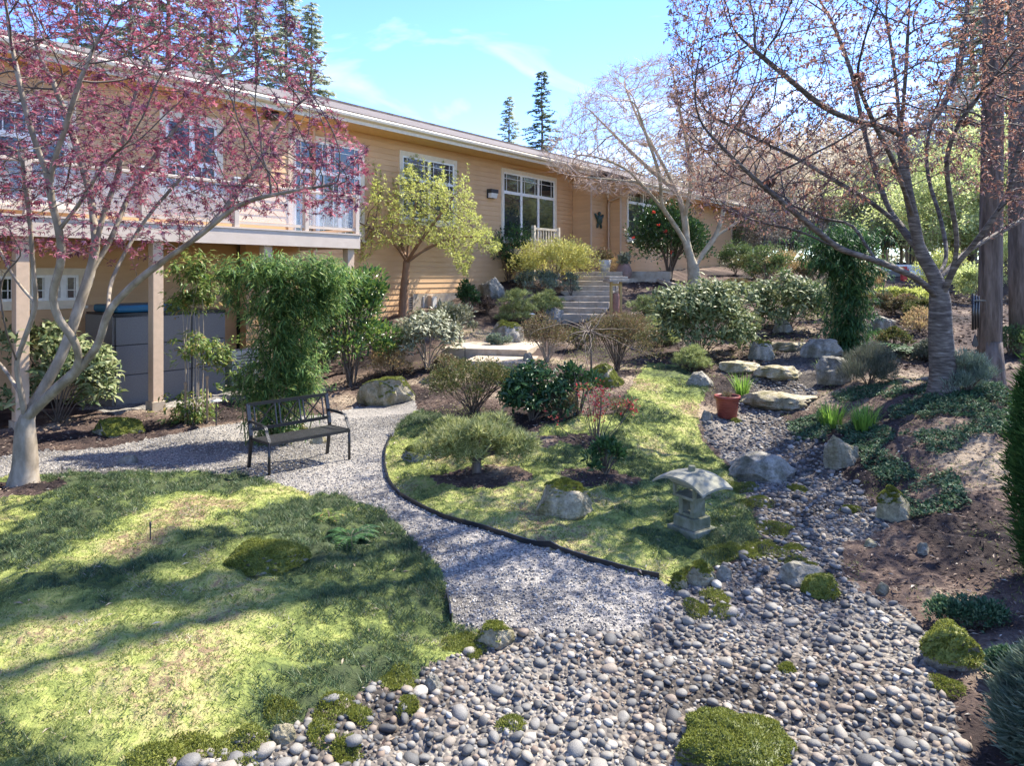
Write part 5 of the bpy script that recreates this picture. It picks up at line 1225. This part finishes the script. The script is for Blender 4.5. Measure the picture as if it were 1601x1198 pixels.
for (nm, lb, px, py, w_, h_, sd_, mt, ms, dp, ft) in RK:
    if nm == 'stepping_boulder': w_ *= 1.18; h_ *= .68; dp = .95; ms = 0.0
    elif sd_ == 24: w_ *= 1.1; h_ *= .66; dp = 1.0
    elif w_ > 40 and nm == 'boulder': h_ *= .85
    rock(nm, lb, px, py, w_, h_, sd_, mt, ms, dp, ft, rz=0.0)

for (px, py, w_, h_, mt, lb) in [(1165, 528, 60, 36, "leaf_rhody", "low leafy shrub between the largest and the spreading rhododendron"), (700, 590, 70, 34, "leaf_azalea_brown", "low olive shrub beneath the silvery rhododendron"), (905, 545, 60, 34, "leaf_azalea", "low green shrub behind the contorted tree"),
        (1455, 565, 60, 30, "leaf_heather", "grey heather tuft right behind the cherry trunk base"), (1580, 555, 70, 44, "leaf_wood_green", "dark green shrub beside the farther conifer trunk"), (1440, 520, 80, 34, "leaf_orange", "tan twiggy shrub on the slope behind the sword fern"), (1395, 545, 60, 30, "leaf_azalea", "olive shrublet between weeping bamboo and sword fern"),
        (1290, 500, 70, 40, "leaf_azalea", "olive shrub left of the weeping bamboo column top of slope"), (780, 545, 40, 22, "leaf_greygreen", "small grey-green plant by the mossy outcrop"), (1000, 525, 60, 34, "leaf_azalea_brown", "reddish-olive shrub between bell stand and pale mugo pine"), (690, 520, 60, 34, "leaf_laurel", "small bright shrub at the lime tree's foot")]:
    shrub("border_shrub", lb, "shrub", px, py, w_, h_, KITE, .06, 1100, mt, .5, clumps=22, depth=.8)
bpy.data.objects[[o.name for o in bpy.data.objects if "column top of slope" in o.get("label", "")][0]]["label"] = "olive shrub on the slope beside the weeping bamboo column"
# ------------------------------------------------------------------ made objects
def bench():
    bl = az(388, 733, 0); fl = az(421, 745, 0); fr = az(546, 718, 0)
    ax = nrm(fr - fl); c = fl + (fr - fl) / 2; L = np.linalg.norm(fr - fl); a = math.atan2(ax[1], ax[0])
    c[2] = zf(c[0], c[1]) + .0
    e = empty("garden_bench", tuple(c), a, "black metal bench with crossed back bars on the gravel path", "bench")
    h = L / 2; D = .52; B = lambda: MB()
    M_ = MA["black_metal"]
    for s in (-1, 1):
        B().tube([(s * h, 0, -.03), (s * h, 0, .43)], .019, 8).build("leg", M_, e, True)
        B().bar((s * h, D + .07, -.03), (s * h, D + .02, .25), .034, .04).bar((s * h, D + .02, .25), (s * h, D, .45), .0335, .04).build("leg", M_, e)
        B().bar((s * h, D, .445), (s * h, D + .1, .86), .05, .03, up=(0, 1, 0)).build("back_post", M_, e)
        r = resample([(s * h, D + .03, .63), (s * h, .22, .625), (s * h, .10, .61), (s * h, .07, .55), (s * h, .03, .49), (s * h, -.005, .44)], .03)
        m = B(); 
        for i in range(len(r) - 1): m.bar(r[i], r[i + 1], .04, .014, up=(0, -1, 1))
        m.build("arm_rest", MA["seat_metal"], e)
        B().bar((s * (h - .01), 0, .415), (s * (h - .01), D, .40), .022, .034).build("seat_rail", M_, e)
    n = 9
    for k in range(n):
        y = .012 + (D - .05) * k / (n - 1); B().box(-h + .02, h - .02, y - .021, y + .021, .418 - .02 * k / n, .430 - .02 * k / n).build("seat_slat", MA["seat_metal"], e)
    B().bar((-h, -.012, .41), (h, -.012, .41), .03, .04).build("front_rail", MA["seat_metal"], e)
    bk = lambda x, z: (x, D + (z - .445) * .24, z)
    B().bar(bk(-h, .845), bk(h, .845), .03, .045).build("top_rail", M_, e); B().bar(bk(-h, .52), bk(h, .52), .03, .045).build("bottom_rail", M_, e)
    # three crossed panels between pairs of uprights
    w_ = (2 * h - .1) / 3
    for k in range(3):
        x0 = -h + .05 + k * w_ + .03; x1 = x0 + w_ - .06
        for x in (x0, x1): B().bar(bk(x, .535), bk(x, .83), .016).build("back_bar", M_, e)
        B().bar(bk(x0, .535), bk(x1, .83), .015).build("cross_bar", M_, e); B().bar(np.array(bk(x0, .83)) + (0, -.006, 0), np.array(bk(x1, .535)) + (0, -.006, 0), .015).build("cross_bar", M_, e)
bench()
def lantern():
    c = on(1.83, 7.16); e = empty("stone_lantern", tuple(c), math.radians(-55), "small mossy stone lantern with arched roof beside the dry creek", "lantern"); S = MA["lantern_stone"]
    B = lambda *a: MB().box(*a)
    B(-.18, .18, -.17, .17, -.03, .065).build("base", S, e, bevel=.006)
    B(-.135, .135, -.125, .125, .066, .175).build("plinth", S, e, bevel=.006)
    m = MB()
    for s in (-1, 1): m.box(s * .075 - .026, s * .075 + .026, -.085, .085, .176, .36)
    m.box(-.048, .048, -.084, .084, .176, .205); m.box(-.048, .048, -.084, .084, .335, .36); m.build("column", S, e, bevel=.004)
    m = MB()
    m.box(-.145, .145, -.125, .125, .361, .388); m.box(-.145, .145, -.125, .125, .478, .502)
    for sx in (-1, 1):
        for sy in (-1, 1): m.box(sx * .128 - .016, sx * .128 + .016, sy * .108 - .016, sy * .108 + .016, .388, .478)
    m.build("light_box", S, e, bevel=.004)
    a, b, n = .33, .225, 16; g = np.linspace(-1, 1, n); X, Y = np.meshgrid(g, g); top = .625 - .10 * np.abs(X) ** 2.2 - .035 * np.abs(Y) ** 2.2; bot = np.minimum(top - .022, np.where((np.abs(X) < .5) & (np.abs(Y) < .65), .503, top - .022 - .03 * (1 - np.maximum(np.abs(X), np.abs(Y)))))
    V = np.vstack([np.column_stack([(X * a).ravel(), (Y * b).ravel(), top.ravel()]), np.column_stack([(X * a).ravel(), (Y * b).ravel(), bot.ravel()])]); N = n * n; Q = []
    for i in range(n - 1):
        for j in range(n - 1): k = i * n + j; Q += [(k, k + 1, k + n + 1, k + n), (N + k, N + k + n, N + k + n + 1, N + k + 1)]
    rim = [j for j in range(n)] + [i * n + n - 1 for i in range(1, n)] + [(n - 1) * n + j for j in range(n - 2, -1, -1)] + [i * n for i in range(n - 2, 0, -1)]
    for i in range(len(rim)): p, q = rim[i], rim[(i + 1) % len(rim)]; Q.append((p, N + p, N + q, q))
    m = MB(); m.add(V, Q=Q); rf = m.build("roof", MA["lantern_roof"], e)
    MB().lathe([(0, .60), (.036, .60), (.036, .668), (.031, .676), (0, .677)], 18).build("finial", S, rf, False)
lantern()
def pot():
    b = G(1137, 650); e = empty("plant_pot", tuple(b), 0, "ribbed red-brown terracotta pot at the creek's head", "pot"); s = b[1] / FPX; R = 19 * s; H = 35 * s
    pr = [(0, 0), (R * .72, 0), (R * .74, .01)]
    for k in range(7): z = H * (.08 + .11 * k); r = R * (.76 + .19 * z / H); pr += [(r, z), (r * 1.025, z + H * .05), (r, z + H * .10)]
    pr += [(R * .96, H * .86), (R * 1.06, H * .88), (R * 1.06, H), (R * .95, H), (R * .92, H * .88)]
    MB().lathe(pr, 28).build("body", MA["terracotta"], e, True); MB().lathe([(0, H * .90), (R * .93, H * .885)], 20).build("soil", MA["mulch"], e)
    m = MB(); n = 90; add_leaves(m, np.tile((0, 0, H * .9), (n, 1)) + rng.normal(size=(n, 3)) * (.03, .03, .01) + (0, 0, .02), rdir(n) * (1, 1, .3) + (0, 0, .9), rdir(n), .10, .014, BLADE); m.build("plant", MA["leaf_azalea_brown"], e)["kind"] = "stuff"
pot()
def terrace_pot():
    b = G(975, 433); b = on(*cx_(976, 26.6)); e = empty("plant_pot", tuple(b), 0, "round brown pot with pale succulent on the terrace", "pot")
    MB().lathe([(0, 0), (.18, 0), (.28, .2), (.30, .38), (.24, .54), (.20, .60), (.23, .64), (.19, .62)], 22).build("body", MA["pot_brown"], e, True)
    m = MB(); n = 320; add_leaves(m, rng.normal(size=(n, 3)) * (.11, .11, .10) + (0, 0, .78), rdir(n) + (0, 0, .8), rdir(n), .16, .07, KITE); m.build("plant", MA["leaf_pale"], e)["kind"] = "stuff"
    b = on(*cx_(946, 27.2)); b[2] += .15; e = empty("plant_pot", tuple(b), 0, "cream urn of dry foliage against the clapboard corner", "pot")
    MB().lathe([(0, 0), (.16, 0), (.2, .3), (.26, .55), (.22, .55)], 20).build("body", MA["cream_metal"], e, True)
    m = MB(); n = 420; add_leaves(m, rng.normal(size=(n, 3)) * (.2, .16, .10) + (-.1, 0, .72), rdir(n) + (0, 0, .3), rdir(n), .14, .05, KITE); m.build("plant", MA["leaf_azalea_brown"], e)["kind"] = "stuff"
terrace_pot()
def bell():
    b = G(963, 493); e = empty("bell_stand", tuple(b), math.radians(18), "two-post stand with stone roof slab and hanging rust bell by the steps", "bell"); s = b[1] / FPX
    H = 54 * s; w = 8.2 * s
    for sx in (-1, 1): MB().box(sx * w - .035, sx * w + .035, -.035, .035, -.05, H).build("post", MA["post_yellow"], e)
    MB().box(-w + .036, w - .036, -.02, .02, H - .12, H - .05).build("cross_beam", MA["post_yellow"], e)
    m = MB(); m.box(-17 * s, 17 * s, -.24, .24, H, H + .09); m.box(-16 * s, 16 * s, -.2, .2, H + .091, H + .17); m.build("roof_slab", MA["concrete"], e, bevel=.02)
    MB().lathe([(0, .20), (.02, .20), (.10, .18), (.115, .10), (.115, -.36), (.13, -.42), (.11, -.42), (0, -.40)], 18, (0, 0, H * .5)).build("bell", MA["bell_rust"], e, True)
    MB().tube([(0, 0, H * .5 + .2), (0, 0, H - .1)], .012, 5).build("chain", MA["dark_metal"], e)
    MB().box(-.3, .3, -.22, .22, -.04, .05).build("footing", MA["concrete"], e)
bell()
def chime():
    d = 12.2; p = at(1526, 470, d); e = empty("wind_chime", tuple(p), .3, "black tube wind chime hanging beside the thick conifer trunk", "wind chime"); M_ = MA["black_metal"]; s = d / FPX
    for i, (px, y0, y1) in enumerate([(1517, 459, 516), (1525, 461, 515), (1533, 463, 513)]):
        q0 = at(px, y0, d + .05 * (i - 1)) - p; q1 = at(px, y1, d + .05 * (i - 1)) - p; MB().tube([q0, q1], .019, 8).build("tube", M_, e, True)
    MB().box(-.13, .16, -.06, .06, -.01, .012).build("crossbar", M_, e)
    MB().tube([(0, 0, 0), (0, 0, 1.75)], .004, 4).build("cord", M_, e); MB().tube([(-.01, 0, -.01), (-.02, 0, -.6)], .003, 4).build("striker_cord", M_, e)
    m = MB(); m.add([(-.02, -.008, -.58), (-.09, -.008, -.76), (-.06, -.008, -.80), (.02, -.008, -.80), (.05, -.008, -.76), (-.02, .008, -.58), (-.09, .008, -.76), (-.06, .008, -.80), (.02, .008, -.80), (.05, .008, -.76)],
        T=[(0, 1, 2), (0, 2, 3), (0, 3, 4), (5, 7, 6), (5, 8, 7), (5, 9, 8)], Q=[(0, 5, 6, 1), (1, 6, 7, 2), (2, 7, 8, 3), (3, 8, 9, 4), (4, 9, 5, 0)]); m.build("wind_sail", M_, e)
chime()
# steps and walk
def steps():
    a = np.array(cx_(897, 22.0)); b = np.array(cx_(938, 27.0)); v = b - a; L = np.linalg.norm(v); ang = math.atan2(v[1], v[0]); n = 9
    z0 = EYE + (430 - 510) / FPX * 22.0; z1 = EYE + (430 - 433) / FPX * 27
    e = empty("garden_steps", (a[0], a[1], z0 + .2), ang, "wide tan concrete steps climbing from the garden to the terrace", "steps"); t = L / n; r = (z1 - z0) / n
    for k in range(n): MB().box(k * t, (k + 1) * t + .30, -.92, .92, (k - 1.6) * r, (k + 1) * r).build("step", MA["concrete"], e, bevel=.02)
    MB().box(n * t + .31, n * t + 2.2, -2.6, 1.2, -.4 + n * r, n * r + .01).build("landing", MA["concrete"], e)
    # lower steps and walk
    p = az(780, 583, .42); z = p[2]; e = empty("garden_steps", (p[0], p[1], z), math.radians(-14), "two low concrete steps and walk slab by the azalea", "steps")
    MB().box(-.28, .42, -.05, .6, -.4, .02).build("step", MA["concrete"], e, bevel=.015)
    MB().box(-.95, .55, .30, 1.7, -.3, .20).build("step", MA["concrete"], e, bevel=.015)
    MB().box(-1.9, .3, 1.5, 3.6, -.2, .36).build("walk_slab", MA["concrete"], e, bevel=.015)
    # terrace kerb and curved walk beside the bark slope
    q = [on(*cx_(px, d)) for px, d in [(968, 26.3), (990, 26.4), (1030, 26.2), (1075, 24.5)]]
    for i in range(len(q) - 1):
        m = MB(); m.bar(q[i] + (0, 0, .02), q[i + 1] + (0, 0, .02), .16, .22); k = m.build("kerb", MA["concrete"], None); tagit(k, "low concrete kerb holding the bark slope below the terrace", "kerb", "terrace kerb lengths")
steps()
# path edging
def edging(name, pts, label, w=.012, h=.05, lift=.02):
    r = resample([G(*p) for p in pts], .12); m = MB()
    r[:, 2] = zt(r[:, 0], r[:, 1]) + lift
    for i in range(len(r) - 1): m.bar(r[i], r[i + 1] + (r[i + 1] - r[i]) * .03, w, h)
    o = m.build(name, MA["black_metal"], None); tagit(o, label, "edging")
edging("path_edging", PATH_EDGE_IN[2:], "long black plastic edging between gravel path and mossy island", .016, .055)
edging("path_edging", [(705, 975), (702, 950), (698, 930)], "short bent black edging strip at the lawn corner", .014, .08, .03)
def path_light(px, py, h, label):
    b = G(px, py); e = empty("path_light", tuple(b), 0, label, "light"); H = h * b[1] / FPX
    MB().tube([(0, 0, -.05), (0, 0, H)], .012, 6).build("stake", MA["dark_metal"], e); MB().lathe([(0, H + .04), (.09, H + .01), (.1, H), (.03, H - .01), (0, H - .01)], 14).build("cap", MA["cream_metal"], e, True)
path_light(338, 668, 40, "slim path light with flat cap beside the upright nandina"); path_light(727, 566, 26, "slim path light with flat cap beside the walk slab")
path_light(832, 516, 24, "slim path light with flat cap in front of the mugo pine mounds")
def stake(px, py, h, label, r=.012, mat="dark_metal", name="garden_stake"):
    b = G(px, py); e = empty(name, tuple(b), 0, label, "stake"); H = h * b[1] / FPX; MB().tube([(0, 0, -.05), (0, 0, H)], r, 6).build("rod", MA[mat], e)
    MB().lathe([(0, H), (r * 1.6, H - .01), (r * 1.6, H - .05), (0, H - .05)], 8).build("tip", MA[mat], e)
stake(235, 843, 30, "small black sprinkler stake standing in the lawn", .006); stake(883, 620, 54, "dark green stake standing behind the glossy rhododendron", .014, "turtle_green")
stake(97, 748, 18, "thin low stake at the lawn edge near the red maple", .005); stake(1041, 585, 16, "tiny marker stake in the moss slope", .006)
stake(324, 664, 74, "brown wooden stake tied to the upright nandina", .02, "wood_stake"); stake(290, 664, 66, "second brown wooden stake behind the upright nandina", .02, "wood_stake")
# iron fence, gate wall with red posts
def fence():
    a = np.array(cx_(1195, 36)); b = np.array(cx_(1460, 34)); v = b - a; L = np.linalg.norm(v); ang = math.atan2(v[1], v[0]); z = zf(*a) - .1
    e = empty("iron_fence", (a[0], a[1], z), ang, "black iron picket fence at the back of the garden", "fence"); M_ = MA["dark_metal"]; pk = None
    for zz in (.2, 1.35): MB().box(0, L, -.02, .02, zz, zz + .04).build("rail", M_, e)
    n = int(L / .14)
    for k in range(n):
        if k % 16 == 0: MB().box(k * .14 - .035, k * .14 + .035, -.035, .035, -.5, 1.75).build("post", M_, e); continue
        if pk is None: pk = MB().box(-.011, .011, -.011, .011, .0, 1.6).mesh("picket"); pk.materials.append(M_)
        o = link("picket", pk, e); o.location = (k * .14, 0, 0)
fence()
def gate_wall():
    d = 30; p = at(1405, 440, d); e = empty("gate_wall", tuple(p), math.radians(-6), "low white gate wall with grey panel seen behind the cherry", "wall"); s = d / FPX
    MB().box(-62 * s, 44 * s, 0, .3, -.6, .28 + .3).build("wall", MA["white_paint"], e); MB().box(-64 * s, 46 * s, -.05, .35, .59, .72).build("cap", MA["white_paint"], e); MB().box(-34 * s, 6 * s, -.02, -.003, .2, .46).build("panel", MA["grey_panel"], e)
    for k, px in enumerate((1372, 1413)):
        q = at(px, 436, 28.5); f = empty("red_post", tuple(q), 0, "short red-painted post before the white gate wall", "post", "red posts by the gate wall"); MB().box(-.09, .09, -.09, .09, -.5, .5).build("shaft", MA["red_paint"], f); MB().box(-.16, .16, -.1, .1, .3, .4).build("crosspiece", MA["red_paint"], f)
gate_wall()

# ------------------------------------------------------------------ creek pebbles, gravel, moss, litter
ico = {}
def icos(sub):
    if sub not in ico:
        bm = bmesh.new(); bmesh.ops.create_icosphere(bm, subdivisions=sub, radius=1); ico[sub] = (np.array([v.co for v in bm.verts]), np.array([[v.index for v in f.verts] for f in bm.faces])); bm.free()
    return ico[sub]
def rotm(n, lay=.35):
    a = rng.uniform(0, 6.283, n); bx_ = rng.normal(size=n) * lay; by = rng.normal(size=n) * lay
    ca, sa = np.cos(a), np.sin(a); Rz = np.zeros((n, 3, 3)); Rz[:, 0, 0] = ca; Rz[:, 0, 1] = -sa; Rz[:, 1, 0] = sa; Rz[:, 1, 1] = ca; Rz[:, 2, 2] = 1
    cb, sb = np.cos(bx_), np.sin(bx_); Rx = np.zeros((n, 3, 3)); Rx[:, 0, 0] = 1; Rx[:, 1, 1] = cb; Rx[:, 1, 2] = -sb; Rx[:, 2, 1] = sb; Rx[:, 2, 2] = cb
    cb, sb = np.cos(by), np.sin(by); Ry = np.zeros((n, 3, 3)); Ry[:, 1, 1] = 1; Ry[:, 0, 0] = cb; Ry[:, 0, 2] = sb; Ry[:, 2, 0] = -sb; Ry[:, 2, 2] = cb
    return Rz @ Rx @ Ry
def creek():
    # larger stones first, then ever smaller ones in the gaps
    cell = {}; xs, ys, rs = [], [], []
    def place(x, y, r, ov):
        i, j = int(x / .16), int(y / .16)
        for a in (i - 1, i, i + 1):
            for b in (j - 1, j, j + 1):
                for k in cell.get((a, b), ()):
                    if (xs[k] - x) ** 2 + (ys[k] - y) ** 2 < (ov * (rs[k] + r)) ** 2: return
        cell.setdefault((i, j), []).append(len(xs)); xs.append(x); ys.append(y); rs.append(r)
    for (n, r0, r1, ov) in [(2600, .036, .060, .90), (24000, .024, .038, .76), (60000, .015, .024, .74), (40000, .009, .014, .72)]:
        x, y = scatter(2, n, -3.5, 5.5, 2.7, 17, 1.5); 
        if r1 < .02: k = y < 7.5; x, y = x[k], y[k]
        if r1 < .032: k = (y < 10.5) | (rng.random(len(y)) < .6); x, y = x[k], y[k]
        r = rng.uniform(r0, r1, len(x))
        if r0 >= .045: k = rng.random(len(x)) < np.where(y > 7, .3, .55); x, y, r = x[k], y[k], r[k]
        for a in zip(x, y, r): place(*a, ov)
    xs_, ys_, rs_ = map(np.array, (xs, ys, rs)); z = zt(xs_, ys_); show = rs_ / ys_ * np.where(np.abs(xs_ / ys_) < .74, 1, .1)
    order = np.argsort(-show); big = order[:300]; rest = order[300:]
    var = []
    for k in range(10):
        V, T = icos(2); q = V * (1, rng.uniform(.62, .9), rng.uniform(.42, .66)); Nc = nrm(rng.normal(size=(7, 3))); dt = V @ Nc.T; q = q * np.minimum(1, np.where(dt > .1, rng.uniform(.72, .98, 7) / np.maximum(dt, .1), 9).min(1))[:, None] * (1 + .3 * (fbm(V[:, 0] * 1.5 + k * 7, V[:, 1] * 1.5 + V[:, 2], 2, k) - .5))[:, None]
        m = MB(); m.add(q, T=T); me = m.mesh("pebble"); me.shade_smooth(); me.materials.append(MA["pebble_big"]); var.append(me)
    for k in big:
        o = bpy.data.objects.new("pebble", var[k % 10]); COL.objects.link(o); o.parent = SURF["creek_bed"]; r = rs_[k] * 1.12
        o.location = (xs_[k], ys_[k], z[k] + r * .12); o.scale = (r, r, r); o.rotation_euler = (rng.normal() * .25, rng.normal() * .25, rng.uniform(0, 6.28))
    m = MB()
    for sel, sub in ((rest[rs_[rest] > .017], 1), (rest[rs_[rest] <= .017], 0)):
        n = len(sel); V, T = icos(1) if sub else icos(1)
        if not sub: V, T = np.array([(1, 0, 0), (-1, 0, 0), (0, 1, 0), (0, -1, 0), (0, 0, 1), (0, 0, -1)], float) * 1.1, np.array([(0, 2, 4), (2, 1, 4), (1, 3, 4), (3, 0, 4), (2, 0, 5), (1, 2, 5), (3, 1, 5), (0, 3, 5)])
        sc = np.column_stack([np.ones(n), rng.uniform(.6, .95, n), rng.uniform(.42, .72, n)]) * (rs_[sel] * 1.15)[:, None]
        Q = np.einsum('nij,nvj->nvi', rotm(n, .3), V[None] * sc[:, None] * rng.uniform(.82, 1.12, (n, len(V), 1))) + np.column_stack([xs_[sel], ys_[sel], z[sel] + rs_[sel] * .08])[:, None]
        m.add(Q.reshape(-1, 3), T=(np.arange(n)[:, None, None] * len(V) + T[None]).reshape(-1, 3))
    o = m.build("pebbles", MA["pebble"], SURF["creek_bed"], True); o["kind"] = "stuff"
    print("pebbles", len(xs))
creek()
def chips(name, zid, n, x0, x1, y0, y1, bias, size, mat, parent, thick=.5):
    x, y = scatter(zid, n, x0, x1, y0, y1, bias); n = len(x); V = np.array([(1, 0, 0), (-1, 0, 0), (0, 1, 0), (0, -1, 0), (0, 0, 1), (0, 0, -1)], float); T = np.array([(0, 2, 4), (2, 1, 4), (1, 3, 4), (3, 0, 4), (2, 0, 5), (1, 2, 5), (3, 1, 5), (0, 3, 5)])
    r = size * rng.uniform(.5, 1.5, n); sc = np.column_stack([r, r * rng.uniform(.5, .9, n), r * thick]); P = np.column_stack([x, y, zt(x, y) + r * .25])
    Q = np.einsum('nij,nvj->nvi', rotm(n, .5), V[None] * sc[:, None]) + P[:, None]; m = MB(); m.add(Q.reshape(-1, 3), T=(np.arange(n)[:, None, None] * 6 + T[None]).reshape(-1, 3))
    o = m.build(name, MA[mat], parent); o["kind"] = "stuff"; return o
chips("gravel_stones", 3, 72000, -7.5, 2.5, 4.4, 13, 1.5, .0125, "gravel_stone", SURF["gravel_path"], .7)
def flakes(name, zid, n, x0, x1, y0, y1, bias, L, ratio, mat, parent, lay=.35):
    x, y = scatter(zid, n, x0, x1, y0, y1, bias); n = len(x); P = np.column_stack([x, y, zt(x, y) + .006]); a = rng.uniform(0, 6.283, n)
    m = MB(); l = L * rng.uniform(.5, 1.6, n); add_leaves(m, P, np.column_stack([np.cos(a), np.sin(a), rng.normal(size=n) * lay * .5]), (0, 0, 1.0) + rdir(n) * lay, l, l * ratio, KITE); o = m.build(name, MA[mat], parent); o["kind"] = "stuff"
flakes("bark_chips", 0, 90000, -8, 9, 3, 17, 1.3, .042, .35, "chip", SURF["planting_bed"], .5)
flakes("fallen_leaves", 1, 700, -7, 4, 3, 13, 1.2, .05, .25, "litter", SURF["moss_lawn"])
flakes("fallen_leaves", 3, 500, -7, 3, 4, 12, 1.2, .04, .3, "litter", SURF["gravel_path"])
flakes("creek_debris", 2, 9000, -3.5, 5.5, 2.7, 16, 1.4, .03, .35, "chip", SURF["creek_bed"], .8)
flakes("fallen_leaves", 2, 900, -3.5, 5.5, 2.7, 16, 1.4, .035, .4, "litter", SURF["creek_bed"], .8)
flakes("fallen_leaves", 0, 2500, -8, 8, 4, 16, 1.0, .05, .3, "litter", SURF["planting_bed"])
def turf():
    x, y = scatter(1, 760000, -7, 5, 2.9, 14, 1.8); t = tone_at(x, y) + .5 * (fbm(x * 5, y * 5, 3, 77) - .5)
    z = zt(x, y); n = len(x); cl = fbm(x * 9, y * 9, 2, 78)
    for nm, sel, mat, L, w_, lean in (("grass_blades", (t < .50) & (cl > .38), "grass_dark", .050, .0050, .9), ("moss_fronds", (t >= .44) & (rng.random(n) < .7), "moss_blade", .024, .0065, 1.0), ("dry_grass", (t > .3) & (vnoise(x * 3, y * 3, 79) > .75) & (cl > .52) & (rng.random(n) < .5), "litter", .04, .003, 1.3)):
        k = np.where(sel)[0]; P = np.column_stack([x[k], y[k], z[k] - .003]); D = nrm(rdir(len(k)) * lean * (1, 1, .3) + (0, 0, .7)); l = L * rng.uniform(.5, 1.3, len(k)) * (.35 + 1.4 * cl[k]) * (1 + .02 * y[k])
        m = MB(); add_leaves(m, P, D, rdir(len(k)), l, w_ * (.7 + .09 * y[k]), NEEDLE); o = m.build(nm, MA[mat], SURF["moss_lawn"]); o["kind"] = "stuff"
turf()
def vinca():
    pgs = [poly(p) for p in ([(1290, 690), (1350, 640), (1430, 610), (1560, 600), (1580, 640), (1500, 640), (1440, 690), (1390, 720), (1340, 705)], [(1340, 700), (1400, 690), (1440, 670), (1450, 690), (1400, 720), (1350, 735)], [(1230, 660), (1290, 640), (1310, 660), (1290, 690), (1240, 690)],
        [(1420, 760), (1490, 740), (1520, 790), (1440, 815), (1390, 800)], [(1440, 640), (1590, 620), (1600, 680), (1520, 690), (1450, 720)], [(1350, 720), (1420, 700), (1440, 750), (1380, 760)], [(1300, 620), (1400, 600), (1420, 620), (1320, 640)])]
    x = rng.uniform(2, 9.5, 170000); y = rng.uniform(7, 14, 170000); m_ = np.zeros(len(x), bool)
    for p in pgs: m_ |= inside(x, y, p)
    m_ &= fbm(x * 2.2, y * 2.2, 3, 55) > .40; x, y = x[m_], y[m_]; n = len(x)
    P = np.column_stack([x, y, zt(x, y) + rng.uniform(.0, .10, n) * fbm(x * 3, y * 3, 2, 8)]); m = MB(); l = .045 * rng.uniform(.6, 1.3, n)
    add_leaves(m, P, rdir(n) * (1, 1, .5) + (0, 0, .2), (0, 0, 1.0) + rdir(n) * .6, l, l * .55, KITE); o = m.build("periwinkle", MA["leaf_vinca"], None); tagit(o, "dark green periwinkle spreading over the mound under the cherry", "ground cover", kind="stuff")
vinca()
def moss_pads():
    "moss cushions between the pebbles"
    m = MB()
    for (px, py, r) in [(300, 1160, .16), (500, 1150, .10), (800, 1140, .09), (540, 1175, .10), (640, 1110, .08), (1090, 950, .12), (1210, 745, .2), (1170, 870, .14), (1240, 860, .1), (1230, 1050, .06), (1480, 1075, .10), (740, 1015, .09), (1130, 960, .12), (440, 1100, .12), (1150, 660, .10), (1245, 765, .15), (1180, 790, .22), (1215, 830, .2), (1195, 860, .25), (1255, 885, .14), (1140, 865, .22), (1160, 765, .2), (1200, 715, .12), (1090, 900, .16), (1120, 935, .12), (720, 1000, .14), (620, 1065, .14), (520, 1110, .14), (560, 1125, .1), (380, 1170, .16), (240, 1190, .14), (1330, 800, .1), (1480, 1020, .1)]:
        c = G(px, py); n = int(9000 * r); a = rng.uniform(0, 6.28, n); q = r * rng.random(n) ** .5 * (.6 + .6 * vnoise(a * 1.3, a * 0 + px, 3)); x = c[0] + np.cos(a) * q; y = c[1] + np.sin(a) * q
        P = np.column_stack([x, y, zt(x, y) + .02 * (1 - np.minimum(q / r, 1) ** 2) + .004]); add_leaves(m, P, rdir(n) * .8 + (0, 0, .5), rdir(n), .020, .007, KITE)
    o = m.build("moss_cushions", MA["moss_rock"], SURF["creek_bed"]); o["kind"] = "stuff"
moss_pads()

def bank_grass():
    "dry moss and thin grass in patches on the right-hand bank and the slope above the lawn"
    x = rng.uniform(-3, 9, 130000); y = rng.uniform(5, 21, 130000); k = (zones_at(x, y) == 0) & (fbm(x * 1.1, y * 1.1, 3, 91) > .53) & (fbm(x * 7, y * 7, 2, 92) > .42); x, y = x[k], y[k]; n = len(x)
    m = MB(); P = np.column_stack([x, y, zt(x, y)]); l = .03 * rng.uniform(.5, 1.4, n); add_leaves(m, P, rdir(n) * (1, 1, .3) + (0, 0, .6), rdir(n), l, .0055 * (.7 + .09 * y), NEEDLE)
    o = m.build("moss_fronds", MA["moss_blade"], SURF["planting_bed"]); o["kind"] = "stuff"
bank_grass()

def litter_far():
    x = rng.uniform(4, 18, 14000); y = rng.uniform(14, 27, 14000); k = zones_at(x, y) == 0; x, y = x[k], y[k]; n = len(x); m = MB(); a = rng.uniform(0, 6.283, n); l = .10 * rng.uniform(.5, 1.5, n)
    add_leaves(m, np.column_stack([x, y, zt(x, y) + .012]), np.column_stack([np.cos(a), np.sin(a), rng.normal(size=n) * .2]), (0, 0, 1.0) + rdir(n) * .5, l, l * .5, KITE); o = m.build("fallen_leaves", MA["chip"], SURF["planting_bed"]); o["kind"] = "stuff"
litter_far()
